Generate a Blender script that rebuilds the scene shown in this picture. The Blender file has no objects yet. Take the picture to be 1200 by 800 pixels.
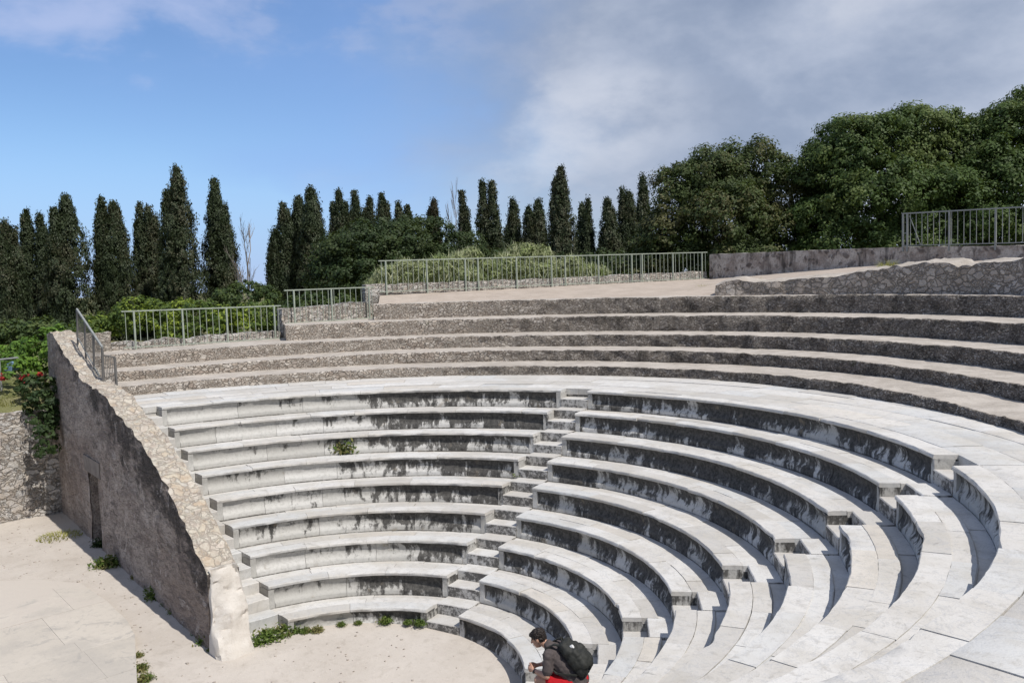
import bpy, bmesh, math, random
import numpy as np
from mathutils import Vector, Matrix, noise as mnoise
rng = random.Random(7)
nrs = np.random.RandomState(11)
scn = bpy.context.scene
COL = scn.collection
PI = math.pi
R_ = math.radians

# ------------------------------------------------------------------ camera data
CAM = np.array([11.978, -6.5335, 6.2255])
CR = np.array([0.64884472, 0.76031576, -0.03033935])
CU = np.array([-0.03555091, 0.07011885, 0.99690495])
CF = np.array([-0.7600899, 0.64575793, -0.07252616])
FPX = 1024.92

def ray(px, py):
    return CF + CR * (px - 600) / FPX + CU * (400 - py) / FPX
def at(px, py, D):
    """a point of the place at depth D metres"""
    return CAM + ray(px, py) * D
def onz(px, py, z):
    d = ray(px, py); return CAM + d * (z - CAM[2]) / d[2]
def ony(px, py, x):
    d = ray(px, py); return CAM + d * (x - CAM[0]) / d[0]

# ------------------------------------------------------------------ objects
def tag(o, label=None, cat=None, group=None, kind=None):
    if label: o['label'] = label
    if cat: o['category'] = cat
    if group: o['group'] = group
    if kind: o['kind'] = kind
    return o
def empty(name, loc=(0, 0, 0), rz=0):
    o = bpy.data.objects.new(name, None); COL.objects.link(o)
    o.location = loc; o.rotation_euler = (0, 0, rz); o.empty_display_size = .2
    return o
def link(name, me, mat, parent=None, smooth=None):
    if mat is not None: me.materials.append(mat)
    o = bpy.data.objects.new(name, me); COL.objects.link(o)
    if parent is not None: o.parent = parent
    if smooth is not None:
        me.shade_smooth()
        if smooth < 179: me.set_sharp_from_angle(angle=R_(smooth))
    return o

class MB:
    """collects faces for ONE mesh"""
    def __init__(s): s.v = []; s.f = []; s.c = []
    def add(s, vs, fs, cs=None):
        n = len(s.v); s.v.extend([tuple(map(float, p)) for p in vs]); s.f.extend([tuple(i + n for i in f) for f in fs])
        s.c.extend(cs if cs is not None else [(.5, .5, .5, 1)] * len(vs))
    def box(s, c, d, rz=0, jit=0, col=None):
        cx, cy, cz = c; hx, hy, hz = d[0] / 2, d[1] / 2, d[2] / 2
        co, si = math.cos(rz), math.sin(rz); vs = []
        for x in (-hx, hx):
            for y in (-hy, hy):
                for z in (-hz, hz):
                    j = [rng.uniform(-jit, jit) for _ in range(3)]
                    vs.append((cx + x * co - y * si + j[0], cy + x * si + y * co + j[1], cz + z + j[2]))
        s.add(vs, [(0, 1, 3, 2), (4, 6, 7, 5), (0, 4, 5, 1), (2, 3, 7, 6), (0, 2, 6, 4), (1, 5, 7, 3)], [col] * 8 if col else None)
    def tube(s, a, b, r0, r1=None, n=8, caps=True):
        a, b = Vector(a), Vector(b); r1 = r0 if r1 is None else r1
        d = (b - a).normalized(); u = d.orthogonal().normalized(); w = d.cross(u); vs = []
        for p, r in ((a, r0), (b, r1)):
            for i in range(n):
                t = 2 * PI * i / n; vs.append(p + u * (r * math.cos(t)) + w * (r * math.sin(t)))
        fs = [(i, (i + 1) % n, n + (i + 1) % n, n + i) for i in range(n)]
        if caps: fs += [tuple(range(n))[::-1], tuple(range(n, 2 * n))]
        s.add(vs, fs)
    def bar(s, a, b, w, h):
        """square bar between two points"""
        a, b = Vector(a), Vector(b); d = (b - a).normalized()
        u = d.cross(Vector((0, 0, 1)))
        u = u.normalized() if u.length > .01 else Vector((1, 0, 0))
        v = u.cross(d).normalized(); vs = []
        for p in (a, b):
            for i, j in ((-1, -1), (1, -1), (1, 1), (-1, 1)): vs.append(p + u * (i * w / 2) + v * (j * h / 2))
        s.add(vs, [(0, 1, 2, 3), (7, 6, 5, 4), (0, 4, 5, 1), (1, 5, 6, 2), (2, 6, 7, 3), (3, 7, 4, 0)])
    def mesh(s, name):
        me = bpy.data.meshes.new(name); me.from_pydata(s.v, [], s.f)
        a = me.color_attributes.new('blk', 'FLOAT_COLOR', 'POINT')
        a.data.foreach_set('color', np.array(s.c, dtype=np.float32).ravel())
        bm = bmesh.new(); bm.from_mesh(me); bmesh.ops.recalc_face_normals(bm, faces=bm.faces); bm.to_mesh(me); bm.free()
        me.update(); return me
    def build(s, name, mat, parent=None, smooth=None): return link(name, s.mesh(name), mat, parent, smooth)

# ------------------------------------------------------------------ node helper
class T:
    def __init__(s, name, world=False):
        if world:
            s.m = bpy.data.worlds.new(name); s.m.use_nodes = True
        else:
            s.m = bpy.data.materials.new(name); s.m.use_nodes = True
        s.nt = s.m.node_tree; s.nt.nodes.clear()
    def n(s, typ, ins=None, **kw):
        x = s.nt.nodes.new(typ)
        for k, v in kw.items(): setattr(x, k, v)
        for k, v in (ins or {}).items(): s.set(x.inputs[k], v)
        return x
    def set(s, sock, v):
        if isinstance(v, bpy.types.NodeSocket): s.nt.links.new(v, sock)
        elif v is not None: sock.default_value = v
    def obj(s): return s.n('ShaderNodeTexCoord').outputs['Object']
    def geo(s): return s.n('ShaderNodeNewGeometry').outputs['Position']
    def map(s, v, sc=(1, 1, 1), loc=(0, 0, 0)): return s.n('ShaderNodeMapping', {'Vector': v, 'Scale': sc, 'Location': loc}).outputs[0]
    def noise(s, v, sc, det=4, ro=.55, di=0): return s.n('ShaderNodeTexNoise', {'Vector': v, 'Scale': sc, 'Detail': det, 'Roughness': ro, 'Distortion': di}).outputs['Fac']
    def noisec(s, v, sc, det=3): return s.n('ShaderNodeTexNoise', {'Vector': v, 'Scale': sc, 'Detail': det}).outputs['Color']
    def vor(s, v, sc, feat='F1', rnd=1): return s.n('ShaderNodeTexVoronoi', {'Vector': v, 'Scale': sc, 'Randomness': rnd}, feature=feat)
    def math(s, op, a, b=0, c=None, clamp=False):
        x = s.n('ShaderNodeMath', operation=op, use_clamp=clamp); s.set(x.inputs[0], a); s.set(x.inputs[1], b)
        if c is not None: s.set(x.inputs[2], c)
        return x.outputs[0]
    def vmath(s, op, a, b):
        x = s.n('ShaderNodeVectorMath', operation=op); s.set(x.inputs[0], a); s.set(x.inputs[1], b)
        return x.outputs['Value'] if op == 'DOT_PRODUCT' else x.outputs[0]
    def rng(s, v, a, b, c=0, d=1): return s.n('ShaderNodeMapRange', {0: v, 1: a, 2: b, 3: c, 4: d}, interpolation_type='SMOOTHSTEP').outputs[0]
    def ramp(s, f, stops, interp='LINEAR'):
        x = s.n('ShaderNodeValToRGB', {'Fac': f}); e = x.color_ramp.elements; x.color_ramp.interpolation = interp
        while len(e) < len(stops): e.new(.5)
        for el, (p, c) in zip(e, stops): el.position = p; el.color = (*c, 1) if len(c) == 3 else c
        return x.outputs[0]
    def mix(s, f, a, b, mode='MIX'):
        x = s.n('ShaderNodeMix', data_type='RGBA', blend_type=mode)
        s.set(x.inputs[0], f); s.set(x.inputs[6], (*a, 1) if isinstance(a, tuple) else a); s.set(x.inputs[7], (*b, 1) if isinstance(b, tuple) else b)
        return x.outputs[2]
    def attr(s, name): return s.n('ShaderNodeAttribute', attribute_name=name).outputs
    def sep(s, v): return s.n('ShaderNodeSeparateXYZ', {0: v}).outputs
    def sepc(s, v): return s.n('ShaderNodeSeparateColor', {0: v}).outputs
    def bump(s, h, st=.5, dist=.02, nrm=None):
        return s.n('ShaderNodeBump', {'Height': h, 'Strength': st, 'Distance': dist, 'Normal': nrm}).outputs[0]
    def out(s, col, rough=.85, nrm=None, spec=.3, extra=None):
        p = s.n('ShaderNodeBsdfPrincipled', {'Base Color': col if not isinstance(col, tuple) else (*col, 1), 'Roughness': rough, 'Specular IOR Level': spec})
        if nrm is not None: s.set(p.inputs['Normal'], nrm)
        for k, v in (extra or {}).items(): s.set(p.inputs[k], v)
        s.n('ShaderNodeOutputMaterial', {'Surface': p.outputs[0]}); return s.m

def mat_marble():
    t = T('pale_marble'); P = t.geo(); b = t.sepc(t.attr('blk')['Color'])
    base = t.ramp(b[0], [(0, (.43, .41, .38)), (.35, (.52, .50, .47)), (.7, (.57, .555, .53)), (1, (.475, .475, .465))])
    base = t.mix(t.rng(b[2], .90, 1, 0, .45), base, (.53, .47, .39))
    n1 = t.noise(P, 1.3, 6, .62); n2 = t.noise(P, 7, 5, .65, .6); n3 = t.noise(P, 45, 3, .6)
    c = t.mix(t.rng(n1, .40, .68, 0, .55), base, (.40, .37, .32))
    c = t.mix(t.rng(n2, .50, .74, 0, .6), c, (.33, .31, .28))
    c = t.mix(t.rng(t.noise(t.map(P, (1, 1, 1), (9, 3, 1)), 2.3, 6, .7, 1.2), .60, .75, 0, .75), c, (.22, .21, .19))
    c = t.mix(t.rng(n3, .58, .72, 0, .45), c, (.26, .25, .23))
    veins = t.math('ABSOLUTE', t.math('SUBTRACT', t.noise(P, 2.2, 6, .6, 1.4), .5))
    c = t.mix(t.rng(veins, .0, .022, .32, 0), c, (.30, .31, .33))
    h = t.math('ADD', t.math('MULTIPLY', n2, .6), t.math('MULTIPLY', n3, .5))
    return t.out(c, .8, t.bump(h, .45, .02), .25)

def mat_riser():
    t = T('stained_marble'); P = t.geo(); b = t.sepc(t.attr('blk')['Color']); x = t.sep(P)
    base = t.ramp(b[0], [(0, (.40, .39, .365)), (.5, (.48, .47, .445)), (1, (.53, .52, .50))])
    n1 = t.noise(t.map(P, (1, 1, .45)), 2.1, 7, .68, .5); n2 = t.noise(P, 14, 5, .7); n4 = t.noise(t.map(P, (1, 1, .12)), 9, 4, .6)
    c = t.mix(t.rng(n2, .45, .72, 0, .5), base, (.30, .29, .27))
    c = t.mix(t.math('MULTIPLY', t.rng(b[1], .3, .75), t.rng(n2, .3, .7, .25, .75)), c, (.30, .29, .27))          # shade of the hollow painted in as grey, broken by noise
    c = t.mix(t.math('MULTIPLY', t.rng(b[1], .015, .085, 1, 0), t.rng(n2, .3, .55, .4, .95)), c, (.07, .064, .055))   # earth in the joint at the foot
    # black lichen crust: grows thick on the side of the theatre that faces north-west
    f = t.math('ADD', t.math('MULTIPLY', n1, 1.0), t.math('MULTIPLY', t.math('SUBTRACT', n4, .5), .50))
    f = t.math('ADD', f, t.math('MULTIPLY', t.math('SUBTRACT', n2, .5), .28))
    f = t.math('ADD', f, t.math('MULTIPLY', t.math('SUBTRACT', b[2], .5), .46))      # how far the crust has come
    f = t.math('ADD', f, t.math('MULTIPLY', t.math('SUBTRACT', b[1], .55), .20))    # more of it high up
    c = t.mix(t.rng(f, .42, .56, 0, .95), c, t.mix(t.rng(n2, .35, .7), (.022, .021, .020), (.095, .09, .083)))
    c = t.mix(t.rng(t.noise(P, 3.1, 4, .6), .62, .74, 0, .5), c, (.24, .20, .15))
    return t.out(c, .88, t.bump(t.math('ADD', n1, t.math('MULTIPLY', n2, .8)), .5, .025), .2)

def mat_rubble(name, stone, mortar, sc=4.2, moss=.5, mortar_w=.07, dark=.35, flat=1.7, bstr=1.0, mdark=.5):
    t = T(name); P = t.geo()
    Q = t.vmath('ADD', P, t.vmath('SCALE', P, (0, 0, 0)))
    wob = t.n('ShaderNodeVectorMath', {0: t.vmath('SUBTRACT', t.noisec(P, 4.5, 5), (.5, .5, .5)), 'Scale': .30}, operation='SCALE').outputs[0]
    V = t.map(t.vmath('ADD', P, wob), (1, 1, flat))
    v1 = t.vor(V, sc, 'F1', 1); e1 = t.vor(V, sc, 'DISTANCE_TO_EDGE', 1).outputs['Distance']
    v2 = t.vor(V, sc * 2.3, 'F1', 1); e2 = t.math('MULTIPLY', t.vor(V, sc * 2.3, 'DISTANCE_TO_EDGE', 1).outputs['Distance'], 1.4)
    c0 = t.sepc(v1.outputs['Color'])
    big = t.rng(t.math('ADD', t.noise(P, 1.4, 2, .5), t.math('MULTIPLY', t.math('SUBTRACT', c0[2], .5), .5)), .44, .47)   # some stones big, some filled with small ones
    cell = t.mix(big, v2.outputs['Color'], v1.outputs['Color']); cs = t.sepc(cell)
    e = t.math('MINIMUM', e1, t.n('ShaderNodeMix', {0: big, 2: e2, 3: e1}, data_type='FLOAT').outputs[0])
    e = t.math('ADD', e, t.math('MULTIPLY', t.math('SUBTRACT', t.noise(P, 12, 4, .7), .5), .09))
    c = t.ramp(cs[0], [(i / (len(stone) - 1), k) for i, k in enumerate(stone)])
    n1 = t.noise(P, 22, 5, .7); n2 = t.noise(P, 2.0, 6, .68, .6); n3 = t.noise(P, 6, 5, .65)
    c = t.mix(t.rng(n1, .35, .75, 0, .6), c, t.mix(.5, c, (.03, .03, .03)))
    c = t.mix(t.rng(n3, .35, .65, 0, .45), c, tuple(min(.6, k * 1.25) for k in stone[1]))
    m = t.math('MULTIPLY', t.rng(e, mortar_w * .3, mortar_w * 1.8, 1, 0), t.rng(t.noise(P, 5.5, 5, .7), .36, .60, .25, 1))
    mc = t.mix(t.rng(n3, .38, .66), mortar, tuple(k * mdark for k in mortar))
    c = t.mix(m, c, mc)
    c = t.mix(t.rng(n2, .64 - .3 * dark, .86 - .3 * dark, 0, .85), c, (.045, .042, .038))
    c = t.mix(t.rng(t.noise(t.map(P, (1, 1, 1), (5, 5, 5)), 2.7, 5, .6), .64, .78, 0, moss), c, (.10, .11, .045))
    hgt = t.math('ADD', t.rng(e, 0, mortar_w * 3), t.math('MULTIPLY', n1, .8))
    hgt = t.math('ADD', hgt, t.math('MULTIPLY', cs[1], .5))
    return t.out(c, .95, t.bump(hgt, bstr, .06), .1)

def mat_gravel(name, a, b, d, sc=1.0):
    t = T(name); P = t.geo(); n1 = t.noise(P, .8 * sc, 7, .62); n2 = t.noise(P, 9 * sc, 5, .7); n3 = t.noise(P, 60, 3, .7); n4 = t.noise(t.map(P, (1, 1, 1), (7, 1, 2)), 2.6 * sc, 6, .7, .7)
    c = t.mix(t.rng(n1, .35, .65), a, b)
    c = t.mix(t.rng(n4, .52, .72, 0, .6), c, d)
    c = t.mix(t.rng(n2, .52, .75, 0, .5), c, d)
    c = t.mix(t.rng(n3, .60, .72, 0, .6), c, tuple(k * .55 for k in d))
    c = t.mix(t.rng(t.noise(P, 33, 2, .5), .66, .72, 0, .5), c, (.55, .52, .48))
    return t.out(c, .95, t.bump(t.math('ADD', n2, t.math('MULTIPLY', n3, .5)), .5, .03), .1)

def mat_plaster():
    t = T('weathered_plaster'); P0 = t.geo(); x = t.sep(P0); P = t.map(P0, (.42, 1, 1))
    n1 = t.noise(P, .7, 6, .65, .4); n2 = t.noise(t.map(P, (1, 1, .5)), 3.2, 7, .72, .4); n3 = t.noise(P, 15, 6, .75); n5 = t.noise(P, 4.5, 6, .72)
    c = t.mix(t.rng(n1, .38, .62), (.44, .36, .31), (.56, .49, .44))
    c = t.mix(t.rng(t.noise(P, 2.4, 6, .72, .6), .46, .62, 0, .6), c, (.20, .17, .158))
    c = t.mix(t.rng(n3, .45, .66, 0, .6), c, (.17, .145, .132))
    slope = t.math('ADD', t.math('MULTIPLY', x[0], -.335), .35)      # the wall is lower at its near end
    vs_ = t.vor(t.vmath('ADD', t.map(P, (1, 1, 1.6)), t.noisec(P, 3, 4)), 5.2, 'F1'); vc = t.sepc(vs_.outputs['Color'])
    show = t.rng(t.noise(t.map(P, (1, 1, 1), (2, 2, 2)), 1.1, 5, .65), .46, .60)
    c = t.mix(t.math('MULTIPLY', show, t.rng(vs_.outputs['Distance'], .30, .52, .75, 0)), c, t.ramp(vc[0], [(0, (.14, .12, .11)), (.4, (.34, .30, .27)), (.7, (.22, .185, .165)), (1, (.48, .43, .39))]))
    near_top = t.rng(t.math('SUBTRACT', x[2], slope), -1.7, .1)
    f = t.math('ADD', t.math('MULTIPLY', near_top, .24), t.math('ADD', t.math('MULTIPLY', n2, .55), t.math('MULTIPLY', n5, .45)))
    c = t.mix(t.rng(f, .61, .74, 0, .85), c, t.mix(t.rng(n3, .4, .6), (.040, .036, .034), (.12, .108, .10)))
    c = t.mix(t.rng(n5, .58, .70, 0, .6), c, (.10, .088, .08))
    drip = t.noise(t.map(P, (1.4, 1, .45), (3, 0, 1)), 2.2, 7, .7, 1.3)
    c = t.mix(t.math('MULTIPLY', t.rng(drip, .575, .60, 0, .9), t.rng(n3, .38, .55)), c, (.60, .54, .50))
    v = t.vor(t.vmath('ADD', t.map(P, (1, 1, 1.5)), t.noisec(P, 5)), 4.5, 'DISTANCE_TO_EDGE').outputs['Distance']
    hh = t.math('ADD', t.math('MULTIPLY', n3, .9), t.math('ADD', t.math('MULTIPLY', n5, 1.3), t.rng(v, 0, .1, 0, .35)))
    return t.out(c, .95, t.bump(hh, 1., .09), .1)

def mat_stucco():
    t = T('dark_rubble_plaster'); P = t.geo(); V = t.map(P, (1, 1, 1.2)); n2 = t.noise(t.map(P, (1, 1, .15)), 1.6, 5, .65); n3 = t.noise(P, 15, 5, .7)
    v = t.vor(t.vmath('ADD', V, t.noisec(P, 2, 5)), 3.6, 'F1'); e = v.outputs['Distance']
    cs = t.sepc(v.outputs['Color'])
    c = t.mix(t.rng(t.noise(P, 1.5, 6, .7), .40, .60), (.30, .25, .215), (.50, .45, .40))
    st = t.math('MULTIPLY', t.rng(e, .25, .55, 1, 0), t.rng(cs[0], .3, .5))
    c = t.mix(t.math('MULTIPLY', st, .75), c, t.mix(cs[1], (.055, .045, .04), (.12, .10, .09)))
    c = t.mix(t.rng(n2, .52, .66, 0, .8), c, (.06, .052, .047))
    c = t.mix(t.rng(n3, .46, .70, 0, .6), c, (.10, .088, .077))
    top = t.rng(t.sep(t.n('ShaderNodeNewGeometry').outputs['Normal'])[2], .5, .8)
    c = t.mix(top, c, (.40, .38, .35))  # sunlit top line painted in as a paler colour on upward faces
    return t.out(c, .95, t.bump(t.math('ADD', t.math('MULTIPLY', st, .6), n3), .7, .04), .1)

def mat_paving():
    t = T('platform_paving'); P = t.geo(); n1 = t.noise(P, .9, 6, .65, .5); n2 = t.noise(P, 8, 6, .72); n3 = t.noise(P, 50, 3)
    b = t.sepc(t.attr('blk')['Color'])
    c = t.mix(b[0], (.455, .415, .36), (.52, .475, .415))
    c = t.mix(t.rng(n1, .46, .64, 0, .7), c, (.39, .36, .32))
    c = t.mix(t.rng(n2, .50, .70, 0, .5), c, (.36, .335, .30))
    c = t.mix(t.rng(t.noise(t.map(P, (1, 1, 1), (3, 8, 0)), 2.2, 7, .7, .8), .56, .62, 0, .5), c, (.30, .285, .265))
    c = t.mix(t.rng(n3, .6, .75, 0, .4), c, (.25, .235, .21))
    x = t.sep(P)                                                       # earth blown over the far end of the slabs
    drift = t.math('ADD', t.math('MULTIPLY', x[0], -.22), t.math('MULTIPLY', t.noise(P, 1.1, 6, .65), 2.2))
    c = t.mix(t.rng(drift, 2.55, 2.95), c, (.475, .43, .378))
    return t.out(c, .9, t.bump(t.math('ADD', n2, t.math('MULTIPLY', n3, .3)), .5, .03), .15)

def mat_paint(name, c, rough=.5):
    t = T(name); P = t.geo(); n1 = t.noise(P, 6, 5, .65); n2 = t.noise(P, 40, 3)
    k = t.mix(t.rng(n1, .45, .7, 0, .6), c, tuple(v * .62 for v in c))
    k = t.mix(t.rng(n2, .66, .74, 0, .7), k, (.16, .09, .05))
    return t.out(k, rough, t.bump(n2, .2, .003), .4)

def mat_leaf(name, c0, c1, c2=None, trans=.25, sc=.6):
    """leaf colour varies by leaf (attribute) and by branch"""
    t = T(name); P = t.geo(); b = t.sepc(t.attr('blk')['Color'])
    c = t.mix(b[0], c0, c1)
    if c2: c = t.mix(t.rng(t.math('ADD', t.noise(P, sc, 3), t.math('MULTIPLY', t.math('SUBTRACT', b[2], .5), .25)), .50, .64), c, c2)
    p = t.n('ShaderNodeBsdfPrincipled', {'Base Color': c, 'Roughness': .6, 'Specular IOR Level': .25})
    tr = t.n('ShaderNodeBsdfTranslucent', {'Color': t.mix(.5, c, (.12, .16, .02))})
    mx = t.n('ShaderNodeMixShader', {0: trans, 1: p.outputs[0], 2: tr.outputs[0]})
    t.n('ShaderNodeOutputMaterial', {'Surface': mx.outputs[0]}); return t.m

def mat_simple(name, c, c2=None, sc=8, rough=.8, bump=.2, spec=.3, bd=.01, extra=None):
    t = T(name); P = t.obj(); n1 = t.noise(P, sc, 5, .62); n2 = t.noise(P, sc * 6, 3, .6)
    k = t.mix(t.rng(n1, .35, .68), c, c2 or tuple(v * .7 for v in c))
    return t.out(k, rough, t.bump(t.math('ADD', n1, t.math('MULTIPLY', n2, .5)), bump, bd), spec, extra)

MARBLE = mat_marble(); RISER = mat_riser()
RUB_WARM = mat_rubble('rubble_masonry', [(.46, .385, .315), (.55, .49, .425), (.36, .30, .25), (.62, .57, .51), (.42, .385, .35), (.50, .41, .33)], (.47, .405, .34), 5.4, .35, .05, .15)
RUB_DARK = mat_rubble('lichen_rubble', [(.20, .17, .15), (.30, .27, .24), (.13, .115, .105), (.36, .33, .30), (.19, .175, .16)], (.20, .18, .155), 5.5, .5, .07, .42)
RUB_BIG = mat_rubble('dry_stone', [(.50, .43, .355), (.61, .55, .48), (.40, .34, .285), (.65, .60, .535), (.48, .455, .42)], (.46, .395, .33), 3.6, .25, .035, .05, 2.3, 1.1, .6)
RIDGE = mat_rubble('ruined_rubble', [(.36, .31, .26), (.48, .42, .365), (.25, .215, .185), (.54, .495, .445), (.20, .175, .155)], (.36, .315, .27), 4.0, .25, .035, .2, 1.6, 1., .6)
GRAVEL = mat_gravel('tier_gravel', (.45, .41, .365), (.35, .315, .275), (.21, .185, .16), 2.2)
DIRT = mat_gravel('packed_dirt', (.485, .44, .39), (.44, .395, .345), (.34, .30, .255))
SOIL = mat_gravel('dry_soil', (.20, .19, .10), (.12, .13, .05), (.10, .11, .035))
TERR = mat_gravel('terrace_dirt', (.42, .36, .305), (.36, .305, .255), (.26, .22, .18), 1.5)
PLASTER = mat_plaster(); STUCCO = mat_stucco(); PAVING = mat_paving()
PAINT = mat_paint('green_grey_paint', (.30, .335, .28)); PAINT2 = mat_paint('grey_galvanised', (.25, .26, .25)); DKMETAL = mat_paint('dull_steel', (.13, .125, .12))

# ------------------------------------------------------------------ theatre (centre of the circle is the origin)
RISE, DEEP, R1, H1 = .42, .7685, 2.8138, .0723
def RK(k): return R1 + (k - 1) * DEEP
def ZK(k): return H1 + (k - 1) * RISE
YL = .379; TH1, TH2 = -.3724, .81305; SW = .7228; AEND = R_(128)
def floor_z(x, y): return -.335 - .045 * max(-3., min(4., x))
aLeft = lambda r: -math.acos(max(-1, min(1, YL / r)))
aS1L = lambda r: TH1 - math.asin(min(1, SW / 2 / r)); aS1R = lambda r: TH1 + math.asin(min(1, SW / 2 / r))
aS2L = lambda r: TH2 - math.asin(min(1, SW / 2 / r)); aS2R = lambda r: TH2 + math.asin(min(1, SW / 2 / r))
aEnd = lambda r: AEND
WEDGES = [(aLeft, aS1L), (aS1R, aS2L), (aS2R, aEnd)]
def nz(x, y, z, s): return mnoise.noise(Vector((x * s, y * s, z * s)))

def ring(mb, prof, rb, z, aL, aR, bl, seg=.16, jit=.005, gap=.0032, chip=0, stain=None, bjit=.0055):
    """masonry blocks laid along an arc; prof = closed outline of (dr, dz, v)"""
    L = rb * (aR(rb) - aL(rb)); cuts = [0.]
    while cuts[-1] < L: cuts.append(cuts[-1] + rng.uniform(*bl))
    if len(cuts) > 2 and L - cuts[-2] < bl[0] * .5: cuts.pop(-2)
    cuts[-1] = L
    for c0, c1 in zip(cuts, cuts[1:]):
        n = max(1, int((c1 - c0) / seg)); tone = rng.random(); t2 = rng.random()
        dz, dr = rng.uniform(-bjit, bjit), rng.uniform(-bjit, bjit)
        tilt = rng.uniform(-.006, .006); vs, cs, fs = [], [], []; m = len(prof)
        broken = rng.random() < chip; bp = rng.random(); bw = rng.uniform(.15, .5)
        for i in range(n + 1):
            s = (c0 + gap + (c1 - c0 - 2 * gap) * i / n) / L
            for (pr, pz, v) in prof:
                r = rb + pr + dr; a0, a1 = aL(r), aR(r); a = a0 + (a1 - a0) * s
                x, y = r * math.sin(a), r * math.cos(a)
                j = nz(x, y, z + pz * 3, 4.) * jit * 1.4 + rng.uniform(-.35, .35) * jit
                k = nz(x + 9, y, z + pz * 3, 5.) * jit + rng.uniform(-.25, .25) * jit
                if broken and pr < .02 and abs(i / n - bp) < bw: j += .032 * (1 - abs(i / n - bp) / bw) + rng.uniform(0, .012); k -= .015
                rr = (r + j) / r
                vs.append((x * rr, y * rr, z + pz + dz + k * .6 + tilt * (pr / .5)))
                st = stain(a, s) if stain else .5
                cs.append((tone, v, st + (t2 - .5) * .34 if stain else t2, 1))
        for i in range(n):
            for q in range(m):
                fs.append((i * m + q, i * m + (q + 1) % m, (i + 1) * m + (q + 1) % m, (i + 1) * m + q))
        fs += [tuple(range(m)), tuple(range(n * m, n * m + m))[::-1]]
        mb.add(vs, fs, cs)

SLAB_F = [(.012, -.066, 0), (0, -.052, .5), (0, -.014, 1), (.012, 0, 1), (.15, 0, 1), (.31, .0, 1), (.31, -.066, 0)]
SLAB_M = [(.314, -.10, 0), (.314, -.004, 1), (.44, -.004, 1), (.558, -.006, 1), (.572, -.02, 1), (.572, -.10, 0)]
CHANNEL = [(.574, -.13, 0), (.574, -.034, 1), (.68, -.034, 1), (.82, -.034, 1), (.82, -.13, 0)]
FRONT = [(.006, -.46, 0), (.004, -.375, .18), (.010, -.350, .24), (.036, -.318, .33), (.062, -.275, .44), (.074, -.22, .58), (.068, -.165, .72), (.048, -.115, .85), (.022, -.07, .98), (.29, -.069, 1), (.29, -.46, 0)]
PILASTER = [(.008, -.46, 0), (.006, -.35, .25), (.014, -.3, .4), (.016, -.2, .6), (.016, -.14, .8), (.012, -.07, .95), (.31, -.069, 1), (.316, -.102, 1), (.572, -.103, 1), (.577, -.132, 1), (.81, -.133, 1), (.81, -.46, 0)]
def stain_at(a, s):
    d = math.degrees(a)
    base = np.interp(d, [-90, -65, -50, -38, -22, 0, 30, 50, 90, 128], [.06, .20, .48, .74, .58, .70, .78, .58, .44, .42])
    return float(base)

theatre = tag(empty('stone_theatre', (0, 0, 0)), 'ancient semicircular stone theatre with rows of curved pale marble seats and rubble upper tiers', 'theatre')
names = ['left wedge', 'middle wedge', 'right wedge']
for k in range(1, 10):
    rb, z = RK(k), ZK(k)
    for w, (aL, aR) in enumerate(WEDGES):
        mb = MB()
        ring(mb, SLAB_F if k < 9 else [(p if p < .2 else p + .05, q, v) for p, q, v in SLAB_F], rb, z, aL, aR, (.9, 1.7), chip=.34, seg=.10, jit=.0075)
        if k < 9:
            ring(mb, SLAB_M, rb, z, aL, aR, (.7, 1.5), jit=.005)
            ring(mb, CHANNEL, rb, z, aL, aR, (.8, 1.9), jit=.006)
        row = mb.build('seat_row', MARBLE, theatre, 35)
        rm = MB(); pw = .12 / rb
        bot = -.46 if k > 1 else -.62
        F = [(p, q if q > -.4 else bot, v) for p, q, v in FRONT]; PL = [(p, q if q > -.4 else bot, v) for p, q, v in PILASTER]
        l2 = (lambda f: lambda r: f(r) + .12 / r)(aL); r2 = (lambda f: lambda r: f(r) - .12 / r)(aR)
        ring(rm, F, rb, z, l2, r2, (.8, 1.7), stain=stain_at, jit=.006)
        low = lambda a, s: stain_at(a, s) - .42
        ring(rm, PL, rb, z, aL, l2, (.12, .12), stain=low, jit=.003)
        ring(rm, PL, rb, z, r2, aR, (.12, .12), stain=low, jit=.003)
        rm.build('riser', RISER, row, 35)

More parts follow.
